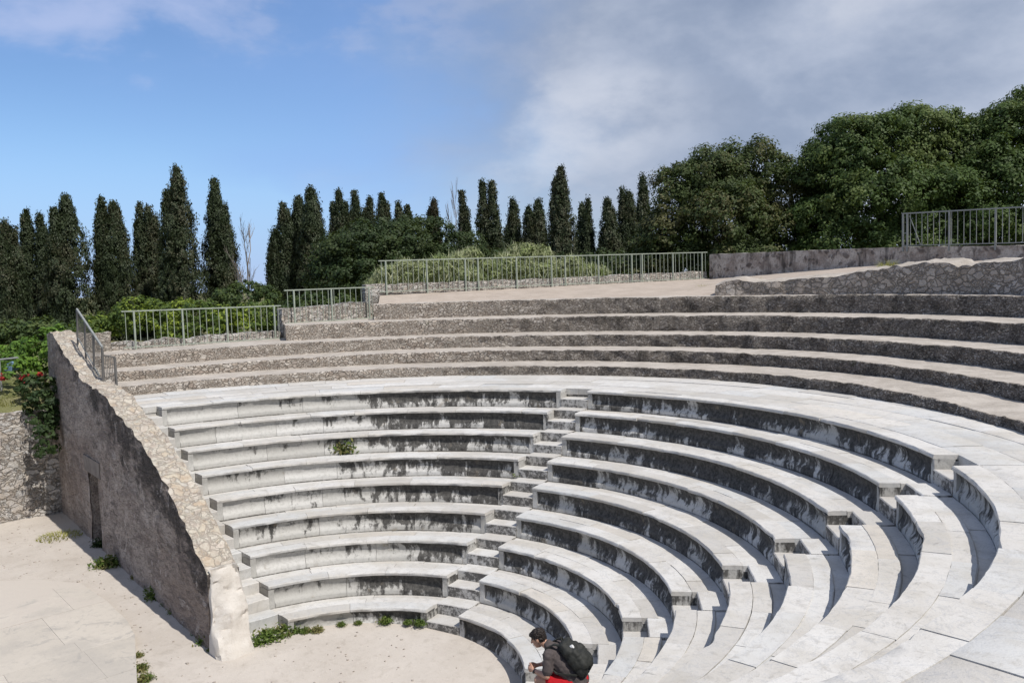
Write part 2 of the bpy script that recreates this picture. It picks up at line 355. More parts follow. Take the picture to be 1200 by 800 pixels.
def stair(th, label):
    rad = np.array([math.sin(th), math.cos(th)]); tan = np.array([math.cos(th), -math.sin(th)])
    fill = MB()
    kids = []
    for k in range(1, 10):
        rb, z = RK(k), ZK(k); r3 = (RK(k + 1) if k < 9 else rb + .40)
        for (ra, rc, zt, zb) in ((rb - .01, rb + .368, z - RISE / 2, z - RISE - .12), (rb + .372, r3 + (.03 if k < 9 else 0), z, z - RISE)):
            m = MB(); tone = rng.random(); rr = np.linspace(ra, rc, 4); hw = SW / 2 - .004
            prof = []
            zz = zt + rng.uniform(-.006, .006)
            vs, cs, fs = [], [], []
            tt = np.linspace(-hw, hw, 6)
            outline = [(ra, zb, 0), (ra, zt - .13, .5), (ra, zt - .015, .8), (ra + .015, zt, 1), ((ra + rc) / 2, zt - .004, 1), (rc, zt, 1), (rc, zb, 0)]
            for t_ in tt:
                for (r, q, v) in outline:
                    p = rad * r + tan * t_
                    j = nz(p[0], p[1], q * 2, 5) * .008
                    p = p + rad * j
                    vs.append((p[0], p[1], q + nz(p[0] + 3, p[1], q, 4) * .006 + zz - zt)); cs.append((tone, v, (.55 if k % 3 else .72), 1))
            q = len(outline)
            for i in range(5):
                for o_ in range(q): fs.append((i * q + o_, i * q + (o_ + 1) % q, (i + 1) * q + (o_ + 1) % q, (i + 1) * q + o_))
            fs += [tuple(range(q)), tuple(range(5 * q, 6 * q))[::-1]]
            m.add(vs, fs, cs); kids.append(m)
        c = rad * (rb + .45)
        fill.box((c[0], c[1], z - .9), (SW - .02, .7, .72), -th, 0, (.4, .3, .5, 1))
    st = fill.build('stairway', RISER, theatre)
    tag(st, label)
    for m in kids: m.mesh; o = m.build('step', STEP, st, 35)
    return st

def mat_step():
    t = T('step_stone'); P = t.geo(); b = t.sepc(t.attr('blk')['Color']); nzv = t.sep(t.n('ShaderNodeNewGeometry').outputs['Normal'])[2]
    n1 = t.noise(P, 2.6, 6, .66); n2 = t.noise(P, 13, 5, .72); n3 = t.noise(P, 46, 3)
    c = t.mix(b[0], (.44, .42, .39), (.55, .54, .52)); c = t.mix(t.rng(n1, .42, .66, 0, .5), c, (.38, .35, .31))
    c = t.mix(t.rng(n3, .56, .72, 0, .5), c, (.25, .24, .22))
    worn = t.rng(nzv, .4, .8, 1, 0)                                   # mask of the upright faces: dark blotches on fronts, none on treads
    f = t.math('ADD', n2, t.math('MULTIPLY', t.math('SUBTRACT', n1, .5), .7))
    c = t.mix(t.math('MULTIPLY', worn, t.rng(f, .40, .58, .1, .85)), c, (.055, .052, .05))
    return t.out(c, .88, t.bump(t.math('ADD', n2, n3), .5, .02), .2)
STEP = mat_step()
stair(TH1, 'stepped aisle between the left and middle wedges of seats')
stair(TH2, 'stepped aisle between the middle and right wedges of seats')
# side stair running up beside the wall
WIN = lambda x: -.38 + (x + 3.1) / -12.7 * .63            # inner edge line of the side wall
WOUT = lambda x: -.975 + (x + 3.13) / -11.9 * .582
fill = MB(); kids = []
for k in range(1, 10):
    x0 = -math.sqrt(RK(k) ** 2 - YL ** 2); z = ZK(k)
    for xa, xb, zt in ((x0 + .02, x0 - .39, z - RISE / 2), (x0 - .394, x0 - DEEP + .024, z)):
        if k == 9 and xa < x0 - .3: xb, zt = x0 - .62, z - .02
        m = MB(); y0 = WIN(xa) - .02; y1 = YL - .006
        tone = rng.random(); cs, vs, fs = [], [], []; outline = [(xa, zt - .42), (xa, zt - .1), (xa, zt - .012), (xa - .012, zt), (xb, zt), (xb, zt - .42)]
        for y in np.linspace(y0, y1, 5):
            for (x, q) in outline:
                vs.append((x + nz(x, y, q * 2, 5) * .014, y, q + nz(x, y + 4, q, 4) * .012)); cs.append((tone, .5, .3, 1))
        q = len(outline)
        for i in range(4):
            for o_ in range(q): fs.append((i * q + o_, i * q + (o_ + 1) % q, (i + 1) * q + (o_ + 1) % q, (i + 1) * q + o_))
        fs += [tuple(range(q)), tuple(range(4 * q, 5 * q))[::-1]]
        m.add(vs, fs, cs); kids.append(m)
    fill.box((x0 - .4, .05, z - .75), (.74, .5, .6))
st = tag(fill.build('stairway', RISER, theatre), 'narrow stair climbing between the rubble side wall and the ends of the seat rows')
for m in kids: m.build('step', MARBLE, st, 35)

# marble walkway above the top row
TR0 = [11.95, 13.3, 14.6, 16.0, 17.6]
def fac(a): return 1 - .075 * max(0, min(1, (math.degrees(a) + 5) / 42))
TZ = [3.70, 4.03, 4.40, 4.89, 5.43]
def tz(k, a):
    d = math.degrees(a); drop = [-.08, -.09, -.05, -.05, -.09][k] * max(0, min(1, (d - 5) / 28)) if k != 0 else -.08 * max(0, min(1, (d - 12) / 20))
    lift = [0, -.06, -.03, 0, 0][k] * max(0, min(1, (-60 - d) / 20))
    return TZ[k] + drop + lift
z9, r9 = ZK(9), RK(9)
mb = MB(); wl = lambda r: -math.acos(.06 / r)
edges = [r9 + .366, r9 + 1.02, r9 + 1.62, r9 + 2.3, 12.2]
for ra, rc in zip(edges, edges[1:]):
    w = rc - ra - .005
    ring(mb, [(0, -.15, 0), (0, -.004, 1), (.01, 0, 1), (w / 2, 0.004, 1), (w - .01, 0, 1), (w, -.004, 1), (w, -.15, 0)], ra, z9 + .004 * (ra - r9), wl, aEnd, (.8, 1.9), seg=.3, jit=.006, bjit=.007)
mb.build('walkway', MARBLE, theatre, 35)

# rubble tiers: risers of rough masonry, gravelly treads
XB = -16.5
def outer(a): return XB / math.sin(a) if a < -.3 else 99.
def tier(k, aStart, aStop):
    z0 = lambda a: (tz(k - 1, a) if k else z9) - .03
    R = lambda a: TR0[k] * fac(a)
    def Rb(a):
        r = (TR0[k + 1] * fac(a) + .12) if k < 4 else R(a) + .75
        if k in (2, 3) and a < R_(-50): r = max(r, outer(a) - .01)
        return min(r, outer(a))
    a_0, a_1 = aStart(TR0[k]), aStop(TR0[k]); n = int((a_1 - a_0) * TR0[k] / .11)
    cols = []
    for i in range(n + 1):
        s = i / n; pts = []
        def A(r): a0 = aStart(r); return a0 + (a_1 - a0) * s
        def put(r, z, rough):
            a = A(r); x, y = r * math.sin(a), r * math.cos(a)
            j = (nz(x, y, z * 1.7, 2.6) * .05 + nz(x, y, z * 1.5, 7) * .035) * rough; kz = (nz(x + 5, y, z, 1.8) * .028 + nz(x, y + 5, z, 6.5) * .024) * rough
            q = (r + j) / r; return (x * q, y * q, z + kz)
        am = A(R(a_0 + (a_1 - a_0) * s)); r = R(am); zt = tz(k, am); zb = z0(am)
        for f in (0, .2, .4, .6, .8, .95): pts.append(put(r - .012 * (1 - f), zb + (zt - zb) * f, 1))
        pts.append(put(r + .03, zt, 1))
        rb = Rb(am)
        tread = [put(r + .031, zt, 1), put(r + .12, zt, .8), put(r + (rb - r) * .4, zt, .6), put(r + (rb - r) * .7, zt, .5), put(rb, zt + .02, .4)]
        cols.append((pts, tread, put(rb, 0.2, 0), put(r + .2, zb, 0)))
    fm = MB(); tm = MB(); m = len(cols[0][0])
    vs = [p for c in cols for p in c[0]]
    fm.add(vs, [(i * m + q, i * m + q + 1, (i + 1) * m + q + 1, (i + 1) * m + q) for i in range(n) for q in range(m - 1)])
    m2 = 5; vs = [p for c in cols for p in c[1]]
    tm.add(vs, [(i * m2 + q, i * m2 + q + 1, (i + 1) * m2 + q + 1, (i + 1) * m2 + q) for i in range(n) for q in range(m2 - 1)])
    # end face and outer face
    c0 = cols[0]; e = list(c0[0]) + list(c0[1][1:]) + [c0[2], (c0[0][0][0], c0[0][0][1], .2)]
    fm.add(e, [tuple(range(len(e)))])
    c0 = cols[-1]; e = list(c0[0]) + list(c0[1][1:]) + [c0[2], (c0[0][0][0], c0[0][0][1], .2)]
    fm.add(e, [tuple(range(len(e)))])
    vs = [p for c in cols for p in (c[1][-1], c[2])]
    fm.add(vs, [(2 * i, 2 * i + 1, 2 * i + 3, 2 * i + 2) for i in range(n)])
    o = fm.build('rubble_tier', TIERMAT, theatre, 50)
    tm.build('tread', GRAVEL, o, 60)
    return o
def mat_tier():
    """same masonry, sunlit warm tone painted at one end, lichen and painted shade toward the other"""
    t = T('tier_masonry'); P = t.geo()
    wob = t.n('ShaderNodeVectorMath', {0: t.vmath('SUBTRACT', t.noisec(P, 4, 3), (.5, .5, .5)), 'Scale': .2}, operation='SCALE').outputs[0]
    V = t.map(t.vmath('ADD', P, wob), (1, 1, 2.1)); sc = 7.2
    v1 = t.vor(V, sc, 'F1', 1); e1 = t.vor(V, sc, 'DISTANCE_TO_EDGE', 1).outputs['Distance']; v2 = t.vor(V, 15, 'F1', 1); e2 = t.vor(V, 15, 'DISTANCE_TO_EDGE', 1).outputs['Distance']
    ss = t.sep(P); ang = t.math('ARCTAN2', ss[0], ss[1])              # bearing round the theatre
    lich_shade = t.rng(ang, -1.05, -.35)  # lichen together with painted-in shade, growing away from the sunlit end
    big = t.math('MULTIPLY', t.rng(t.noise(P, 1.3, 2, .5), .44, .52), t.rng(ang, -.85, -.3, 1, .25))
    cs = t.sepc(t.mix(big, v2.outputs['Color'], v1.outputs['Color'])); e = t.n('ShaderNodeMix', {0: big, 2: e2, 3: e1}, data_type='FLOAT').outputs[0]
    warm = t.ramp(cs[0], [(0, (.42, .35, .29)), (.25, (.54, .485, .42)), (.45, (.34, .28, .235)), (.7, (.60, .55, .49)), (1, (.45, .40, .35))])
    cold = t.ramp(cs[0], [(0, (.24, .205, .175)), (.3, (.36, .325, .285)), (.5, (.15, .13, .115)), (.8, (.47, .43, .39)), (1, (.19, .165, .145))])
    c = t.mix(lich_shade, warm, cold)
    n1 = t.noise(P, 24, 5, .72); n2 = t.noise(P, 2.2, 6, .7, .5); n3 = t.noise(P, 7, 5, .65)
    c = t.mix(t.rng(n1, .40, .70, 0, .6), c, t.mix(.45, c, (.03, .028, .025)))
    c = t.mix(t.math('MULTIPLY', t.rng(e, .01, .09, .9, 0), t.rng(t.noise(P, 6, 5, .7), .36, .6, .2, 1)), c, t.mix(t.math('ADD', t.rng(n3, .42, .66), t.math('MULTIPLY', lich_shade, .25), clamp=True), (.46, .395, .33), (.20, .165, .135)))
    f = t.math('ADD', n2, t.math('MULTIPLY', lich_shade, .16)); f = t.math('ADD', f, t.math('MULTIPLY', t.math('SUBTRACT', n1, .5), .25))
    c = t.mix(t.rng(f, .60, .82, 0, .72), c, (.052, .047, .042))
    c = t.mix(t.rng(t.noise(t.map(P, (1, 1, 1), (5, 5, 5)), 2.2, 5, .6), .66, .78, 0, .6), c, (.085, .095, .04))
    h = t.math('ADD', t.rng(e, 0, .14), t.math('ADD', t.math('MULTIPLY', n1, .5), t.math('MULTIPLY', cs[1], .5)))
    return t.out(c, .95, t.bump(h, 1., .07), .1)
TIERMAT = mat_tier()
Yc = lambda y: (lambda r: -math.acos(max(-1, min(1, y / r))))
Ac = lambda d: (lambda r: R_(d))
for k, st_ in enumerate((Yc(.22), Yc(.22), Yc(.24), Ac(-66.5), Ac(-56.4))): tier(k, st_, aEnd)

# ------------------------------------------------------------------ ground
def grid(name, xs, ys, zf, mat, kind='structure'):
    vs = [(x, y, zf(x, y)) for x in xs for y in ys]; n = len(ys)
    fs = [(i * n + j, (i + 1) * n + j, (i + 1) * n + j + 1, i * n + j + 1) for i in range(len(xs) - 1) for j in range(n - 1)]
    me = bpy.data.meshes.new(name); me.from_pydata(vs, [], fs); me.update()
    o = link(name, me, mat, None, 180); tag(o, kind=kind); return o
grid('orchestra_floor', np.arange(-16.15, 10, .14), np.arange(-14, 3.3, .14), lambda x, y: floor_z(x, y) + nz(x, y, 0, .8) * .02 + nz(x, y, 3, 3) * .008 if x * x + y * y < 9.2 or y < -.3 or x < -9 else -.5, DIRT)
xs = np.concatenate([np.arange(-420, -60, 24), np.arange(-60, -16.4, 1.0), [-16.32, -16.2], np.arange(-15, 40, 2.5), np.arange(40, 420, 30)])
ys = np.concatenate([np.arange(-420, -40, 30), np.arange(-40, 60, 1.6), np.arange(60, 460, 26)])
def terr(x, y):
    r = math.hypot(x, y)
    if x > -16.25 and (y < 14 or r < 21): return -.6
    if x <= -16.25 and y < 0: return 2.8 + min(1.4, max(0, (-16.3 - x) * .38)) + nz(x, y, 0, .2) * .25
    if x <= -16.25: return 3.2 + nz(x, y, 0, .2) * .3
    return 3.3 + nz(x, y, 0, .2) * .3 if r < 26 or x < -13 else 4.6
grid('ground', xs, ys, terr, SOIL)
# terrace of bare earth behind the top tier
FA, FB = np.array([-16.35, 11.0]), np.array([-12.7, 26.35])
WB = np.array([-2.3, 23.25]); WC = np.array([9., 22.6])
def back_line(a):
    """radius of the fence and wall line at bearing a, and height of the earth there"""
    d = np.array([math.sin(a), math.cos(a)])
    for P, Q, zp, zq in ((FA, FB, 5.72, 5.93), (FB, WB, 5.9, 6.35), (WB, WC, 6.35, 6.35)):
        M = np.array([d, -(Q - P)]).T
        try: t, u = np.linalg.solve(M, P)
        except np.linalg.LinAlgError: continue
        if -.02 <= u <= 1.02 and t > 0: return t, zp + (zq - zp) * u
    return None
vs, fs = [], []; aa = np.linspace(math.atan2(FA[0], FA[1]) + .003, math.atan2(WC[0], WC[1]) - .01, 170); m = 9
for a in aa:
    q = back_line(a) or (23., 6.3); ra = TR0[4] * fac(a) + .5
    for j in range(m):
        f = j / (m - 1); r = ra + (q[0] + .12 - ra) * f; x, y = r * math.sin(a), r * math.cos(a)
        z = tz(4, a) - .015 + (q[1] - tz(4, a)) * (f ** .8) + nz(x, y, 0, .7) * .05 * min(1, f * 3) * (1 if f < .95 else .2) + nz(x, y, 4, 2.4) * .02
        vs.append((x, y, z))
for i in range(len(aa) - 1):
    for j in range(m - 1): fs.append((i * m + j, (i + 1) * m + j, (i + 1) * m + j + 1, i * m + j + 1))
me = bpy.data.meshes.new('terrace_ground'); me.from_pydata(vs, [], fs); me.update(); tag(link('terrace_ground', me, TERR, None, 180), kind='structure')

pm_ = MB()
for i in range(900):
    x, y = rng.uniform(-15, 2.5), rng.uniform(-6, 2.2)
    if math.hypot(x, y) > 2.6 and y > -1.1: continue
    r = rng.uniform(.006, .02) * (1.6 if rng.random() < .06 else 1); z = floor_z(x, y) + nz(x, y, 0, .8) * .02 + .004; pm_.box((x, y, z), (r * 2, r * rng.uniform(1.2, 2), r * 1.3), rng.uniform(0, 3), r * .3)
tag(pm_.build('gravel', mat_simple('pebble', (.42, .37, .32), (.28, .25, .22), 3, .95, .2), None), kind='stuff')
# ------------------------------------------------------------------ walls
def wall_strip(path, thick, mat, name, parent=None, step=.16, rough=.04, top_rough=.05, topmat=None, rows=8, topname='coping', lean=0):
    """rough wall along path points (x, y, zbottom, ztop); body rises to the left of the path by thick"""
    P = [np.array(p, float) for p in path]; pts = []
    for p, q in zip(P, P[1:]):
        n = max(1, int(np.linalg.norm((q - p)[:2]) / step))
        for i in range(n): pts.append(p + (q - p) * i / n)
    pts.append(P[-1]); fm = MB(); tm = MB(); cols = []
    for i, p in enumerate(pts):
        d = pts[min(i + 1, len(pts) - 1)] - pts[max(i - 1, 0)]; nrm = np.array([-d[1], d[0]]); nrm /= np.linalg.norm(nrm)
        def jig(x, y, z, am): return (x + nz(x, y, z, 2.3) * am + nz(x, y, z, 6) * am * .7, y + nz(x + 7, y, z, 2.3) * am + nz(x, y + 7, z, 6) * am * .7, z + nz(x, y, z + 9, 3.1) * am * .8)
        zt = p[3] - lean + nz(p[0], p[1], 2, 1.5) * top_rough + nz(p[0], p[1], 5, 5) * top_rough * .7
        fr = [jig(p[0], p[1], p[2] + (zt - p[2]) * j / rows, rough) for j in range(rows + 1)]
        tp = [jig(p[0] + nrm[0] * thick * f, p[1] + nrm[1] * thick * f, zt + lean * (1 - (1 - f) ** 2.2), rough * (1.6 if lean else 1)) for f in (.25, .5, .75, 1)]
        bk = (p[0] + nrm[0] * thick, p[1] + nrm[1] * thick, p[2])
        cols.append((fr, tp, bk))
    m = rows + 1; n = len(cols)
    fm.add([v for c in cols for v in c[0]], [(i * m + j, i * m + j + 1, (i + 1) * m + j + 1, (i + 1) * m + j) for i in range(n - 1) for j in range(rows)])
    fm.add([v for c in cols for v in (c[1][-1], c[2])], [(2 * i, 2 * i + 1, 2 * i + 3, 2 * i + 2) for i in range(n - 1)])
    for c in (cols[0], cols[-1]):
        e = c[0] + c[1] + [c[2]]; fm.add(e, [tuple(range(len(e)))])
    tgt = tm if topmat else fm
    tgt.add([v for c in cols for v in ([c[0][-1]] + c[1])], [(i * 5 + j, i * 5 + j + 1, (i + 1) * 5 + j + 1, (i + 1) * 5 + j) for i in range(n - 1) for j in range(4)])
    o = fm.build(name, mat, parent, 60)
    if topmat: tm.build(topname, topmat, o, 60)
    return o
# side wall of the seating (its face is in the shade)
def wtop(x): return float(np.interp(-x, [2.95, 3.3, 4.4, 5.5, 7.1, 8.8, 9.8, 12.2, 15.8, 16.6], [1.15, 1.32, 1.95, 2.48, 3.09, 3.42, 3.74, 3.93, 5.03, 5.05]))
WALLTOP = mat_rubble('wall_top_rubble', [(.43, .36, .295), (.54, .47, .40), (.36, .30, .25), (.47, .375, .28), (.46, .42, .375)], (.46, .395, .33), 5.2, .25, .025, .06, 1, .7, .8)
sw = MB(); tp = MB()
xs = np.arange(-3.05, -16.5, -.13); rows = 20; DX0, DX1, DZ = -12.05, -10.95, 1.62
cols = []
for x in xs:
    zt = wtop(x) + nz(x, 0, 1, 1.4) * .05 + nz(x, 3, 1, 4.5) * .05; c = []
    for j in range(rows + 1):
        z = -.5 + (zt + .5) * j / rows
        dj = nz(x, z, 0, 1.6) * .03 + nz(x, z, 5, 6) * .025
        edge = max(0, 1 - (zt - z) / .5); dj += edge * (nz(x, z, 8, 3.5) * .06 + .03)
        c.append((x, WOUT(x) + dj + .03 * (z - 1) * 0, z))
    w = WIN(x) - WOUT(x)
    t_ = [(x + nz(x, f, 2, 3) * .03, WOUT(x) + w * f + nz(x, f, 1, 3) * .04 * (f < 1), zt + nz(x, f * 2, 0, 2.2) * .06 + nz(x, f * 2, 6, 6) * .05) for f in (.2, .4, .6, .8, 1.)]
    cols.append((c, t_, [(x, WIN(x), zt - .02), (x, WIN(x), -.5)]))
n = len(cols); m = rows + 1; vs = [p for c in cols for p in c[0]]; fs = []
for i in range(n - 1):
    for j in range(rows):
        xm = (cols[i][0][j][0] + cols[i + 1][0][j][0]) / 2; zm = (cols[i][0][j][2] + cols[i][0][j + 1][2]) / 2
        if DX0 < xm < DX1 and zm < DZ: continue
        fs.append((i * m + j, i * m + j + 1, (i + 1) * m + j + 1, (i + 1) * m + j))
sw.add(vs, fs)
vs = [p for c in cols for p in (c[1][-1], c[2][1])]; sw.add(vs, [(2 * i, 2 * i + 1, 2 * i + 3, 2 * i + 2) for i in range(n - 1)])
for c in (cols[0], cols[-1]):
    e = list(c[0]) + list(c[1]) + [c[2][1]]; sw.add(e, [tuple(range(len(e)))])
vs = [p for c in cols for p in ([c[0][-1]] + c[1])]; tp.add(vs, [(i * 6 + j, i * 6 + j + 1, (i + 1) * 6 + j + 1, (i + 1) * 6 + j) for i in range(n - 1) for j in range(5)])
side = sw.build('side_wall', PLASTER, None, 60)
tag(side, 'tall dark weathered wall sloping down along the left end of the seats, with a blocked doorway', 'wall')
tp.build('wall_top', WALLTOP, side, 60)
dm = MB(); yo = WOUT(-11.5)
nb = [(DX0, DX0)]; dm.add([(DX0 - .1, yo + .42, -.5), (DX1 + .1, yo + .38, -.5), (DX1 + .1, yo + .38, DZ + .1), (DX0 - .1, yo + .42, DZ + .1)], [(0, 1, 2, 3)])
for xx in (DX0, DX1): dm.add([(xx, WOUT(xx) + .02, -.5), (xx, WOUT(xx) + .44, -.5), (xx, WOUT(xx) + .44, DZ + .05), (xx, WOUT(xx) + .02, DZ + .05)], [(0, 1, 2, 3)])
dm.add([(DX0, WOUT(DX0) + .02, DZ), (DX1, WOUT(DX1) + .02, DZ), (DX1, WOUT(DX1) + .44, DZ), (DX0, WOUT(DX0) + .44, DZ)], [(0, 1, 2, 3)])
dm.build('doorway', PLASTER, side)
lm = MB(); lm.box((-11.5, WOUT(-11.5) + .135, DZ + .20), (1.7, .34, .40), math.atan2(-.582, 11.9), .015)
lm.build('lintel', mat_simple('lintel_stone', (.24, .215, .195), (.17, .15, .135), 4, .95, .5, .1, .03), side)
# white block that ends the wall at the floor
bm = bmesh.new(); ends = []
ncol = 11; nrow = 14
lay = [(-3.02, -1.02), (-2.72, -1.03), (-2.55, -.97), (-2.47, -.75), (-2.46, -.5), (-2.5, -.36), (-2.66, -.32), (-3.05, -.31)]
vv = []
for j in range(nrow + 1):
    f = j / nrow; z = -.45 + 1.72 * f; row = []
    for (x, y) in lay:
        k = f ** 1.15; xx = x + (-3.06 - x) * k * .93; yy = y + (-.66 - y) * k * .28
        row.append(bm.verts.new((xx + nz(x * 2, y * 2, z, 2.2) * .09 + nz(x, y, z, 6) * .03, yy + nz(x, y * 2, z + 5, 2.2) * .07, z + nz(x, y, 1, 3) * .07 * f)))
    vv.append(row)
for j in range(nrow):
    for i in range(len(lay) - 1): bm.faces.new((vv[j][i], vv[j][i + 1], vv[j + 1][i + 1], vv[j + 1][i]))
bm.faces.new(vv[-1]); bmesh.ops.recalc_face_normals(bm, faces=bm.faces)
bmesh.ops.subdivide_edges(bm, edges=bm.edges, cuts=2, use_grid_fill=True)
for v in bm.verts:
    c = v.co; a_ = abs(nz(c.x, c.y, c.z * .6, 4.)); v.co += Vector((nz(c.x, c.y, c.z * .4, 5) * .035 - (.035 if a_ < .05 else 0) + nz(c.x, c.y, c.z, 14) * .014, nz(c.x, c.y + 5, c.z * .4, 5) * .03, 0))
me = bpy.data.meshes.new('end_block'); bm.to_mesh(me); bm.free()
WHITE = mat_gravel('white_plaster', (.62, .585, .54), (.52, .48, .43), (.42, .37, .32), 1.2)
link('end_block', me, WHITE, side, 40)

# rear enclosure, low parapets, stone walls
o = wall_strip([(-16.12, -.30, 3, 4.98), (-16.05, 1.35, 3, 4.95)][::1], .45, RUB_WARM, 'corner_wall'); tag(o, 'low rubble wall end at the top corner behind the sloping side wall', 'wall')
o = wall_strip([(-16.22, 1.42, 3, 4.62), (-16.14, 6.9, 3, 4.66)], .3, RUB_BIG, 'low_parapet', top_rough=.09); tag(o, 'low pale stone parapet under the lowest green railing at left', 'wall', 'low stone parapets behind the railings')
o = wall_strip([(-16.12, 6.98, 4, 5.40), (-16.08, 10.45, 4, 5.50)], .4, RUB_BIG, 'low_parapet', top_rough=.07); tag(o, 'stone parapet behind the short middle railing with the step at its end', 'wall', 'low stone parapets behind the railings')
dirv = (FB - FA) / np.linalg.norm(FB - FA); nrm = np.array([-dirv[1], dirv[0]])
A_, B_ = FA + nrm * .14 - dirv * .45, FB + nrm * .14
o = wall_strip([(*A_, 3.2, 6.12), (*((A_ + B_) / 2), 3.2, 6.16), (*B_, 3.2, 6.26)], .4, RUB_BIG, 'low_parapet', top_rough=.06); tag(o, 'long low parapet of pale stones behind the longest railing', 'wall', 'low stone parapets behind the railings')
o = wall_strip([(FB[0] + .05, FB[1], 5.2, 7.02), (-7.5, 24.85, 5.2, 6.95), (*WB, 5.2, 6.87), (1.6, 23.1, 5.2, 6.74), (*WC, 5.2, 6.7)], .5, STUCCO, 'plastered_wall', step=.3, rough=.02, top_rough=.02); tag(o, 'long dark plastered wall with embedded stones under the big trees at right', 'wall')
# ruined wall on top of the highest tier
def cyl(px, py, f=1.0):
    d = ray(px, py)
    for t in np.linspace(12, 45, 3000):
        p = CAM + d * t; a = math.atan2(p[0], p[1])
        if p[1] > 0 and math.hypot(p[0], p[1]) > (TR0[4] + .55) * fac(a): return p
prof = [(838, 331), (850, 327), (867, 326), (902, 327), (925, 325), (947, 323), (978, 320), (1016, 314), (1048, 308), (1095, 304), (1112, 304), (1124, 307), (1140, 306), (1156, 302), (1200, 300)]
path = []
for px, py in prof:
    p = cyl(px, py); a = math.atan2(p[0], p[1]); path.append((p[0], p[1], tz(4, a) - .1, p[2]))
p = path[-1]; a = math.atan2(p[0], p[1])
for da in (.1, .25, .5): r = (TR0[4] + .55) * fac(a + da); path.append((r * math.sin(a + da), r * math.cos(a + da), p[2], p[3] + .02))
o = wall_strip(path, .95, RIDGE, 'ruined_wall', step=.11, rough=.05, top_rough=.07, topmat=mat_gravel('broken_mortar', (.44, .40, .355), (.33, .295, .255), (.17, .15, .13), 2.5), rows=9, topname='broken_top', lean=.09); tag(o, 'broken rubble wall rising to the right on top of the highest tier', 'wall')
# rough stone wall at the far left of the passage
o = wall_strip([(-15.82, -14, -.5, 2.75), (-15.8, -4, -.5, 2.78), (-15.82, -1.5, -.5, 2.85), (-15.84, -.2, -.5, 2.8)], .5, RUB_BIG, 'stone_wall', step=.12, rough=.075, top_rough=.06, rows=22); tag(o, 'sunlit rough stone wall closing the passage at left, below the ivy', 'wall')

# ------------------------------------------------------------------ stage platform
poly = [(-10.4, -3.7), (-9.3, -2.35), (-8.4, -1.76), (-6.8, -1.66), (-5.4, -1.68), (-4.55, -1.8), (-4.2, -1.9), (-2.3, -2.46), (3, -4.1), (3, -12), (-11, -12)]
pm = MB(); pl = tag(empty('stone_platform', (0, 0, 0)), 'low paved stone platform with a rounded corner on the sandy floor', 'platform')
def zp(x, y): return floor_z(x, y) + .10
poly = [np.array(p) for p in poly]
def inside(x, y):
    c = False; n = len(poly)
    for i in range(n):
        a, b = poly[i], poly[i - 1]
        if (a[1] > y) != (b[1] > y) and x < (b[0] - a[0]) * (y - a[1]) / (b[1] - a[1]) + a[0]: c = not c
    return c
from mathutils import geometry as mgeo
def clip(poly2, a, b, c):
    """keep a*x+b*y<=c"""
    out = []
    for i in range(len(poly2)):
        p, q = poly2[i - 1], poly2[i]; dp, dq = a * p[0] + b * p[1] - c, a * q[0] + b * q[1] - c
        if (dp <= 0) != (dq <= 0): t = dp / (dp - dq); out.append(p + (q - p) * t)
        if dq <= 0: out.append(q)
    return out
rowsx = [-12, -8.6, -6.9, -5.15, -4.62, -3.2, -1.6, 3.2]; 
for i, (x0, x1) in enumerate(zip(rowsx, rowsx[1:])):
    y = -12.1 + rng.uniform(0, .5)
    while y < -1.5:
        y2 = y + rng.uniform(1.0, 1.9)
        if i == 3: y2 = y + rng.uniform(1.8, 2.6)
        q = clip(clip(clip(clip(poly, -1, -.06, -x0 - .0015 - .06 * -y * 0), 1, .06, x1 - .0015), 0, -1, -y - .0015), 0, 1, y2 - .0015)
        if len(q) > 2:
            t_ = rng.random(); dz = rng.uniform(-.004, .004); n = len(q)
            pm.add([(p[0], p[1], zp(*p) + dz) for p in q] + [(p[0], p[1], zp(*p) - .3) for p in q],
                   [tuple(range(n))] + [(j, (j + 1) % n, n + (j + 1) % n, n + j) for j in range(n)], [(t_, .5, rng.random(), 1)] * (2 * n))
        y = y2
pm.build('paving', PAVING, pl)

# ------------------------------------------------------------------ railings
def railing(label, A, B, h, posts, nb, mat, gap=.06, ext=0, brace=None, group='metal railings round the top of the theatre', pw=.05, bw=.016, name='metal_railing'):
    A, B = np.array(A, float), np.array(B, float); r = tag(empty(name, A), label, 'railing', group)
    up = np.array([0, 0, 1.]); L = lambda f: (A + (B - A) * f) - A
    m = MB(); m.bar(L(-ext) + up * h, L(1 + ext) + up * h, .05, .04); m.build('top_rail', mat, r)
    m = MB(); m.bar(L(-ext) + up * (gap + .03), L(1 + ext) + up * (gap + .03), .035, .03); m.build('bottom_rail', mat, r)
    for f in posts:
        m = MB(); m.bar(L(f) - up * .12, L(f) + up * (h - .021), pw, pw); m.build('post', mat, r)
    for i in range(nb):
        f = (i + .5) / nb if True else 0
        if min(abs(f - p) for p in posts) < .35 / nb: continue
        m = MB(); m.bar(L(f) + up * (gap + .046), L(f) + up * (h - .021), bw, bw); m.build('baluster', mat, r)
    if brace:
        m = MB(); m.bar(L(brace[0]) + up * h * .93, L(brace[1]) + up * (gap + .06), .02, .02); m.build('brace', mat, r)
    return r
def frac(px, A, B):
    """where along AB, seen in plan, the ray through column px crosses"""
    d = ray(px, 340)[:2]; A2, B2 = np.array(A[:2]), np.array(B[:2]); M = np.array([d, -(B2 - A2)]).T
    t, u = np.linalg.solve(M, A2 - CAM[:2]); return float(u)
def fit_x(px, x, py): return ony(px, py, x)
a, b = fit_x(145, -16.0, 411), fit_x(331, -16.0, 399)
railing('pale green lower left railing in front of the bushes', a, b, 1.2, [frac(p, a, b) for p in (155, 212, 264, 320)], 25, PAINT)
a, b = fit_x(335, -15.9, 382), fit_x(440, -15.9, 375)
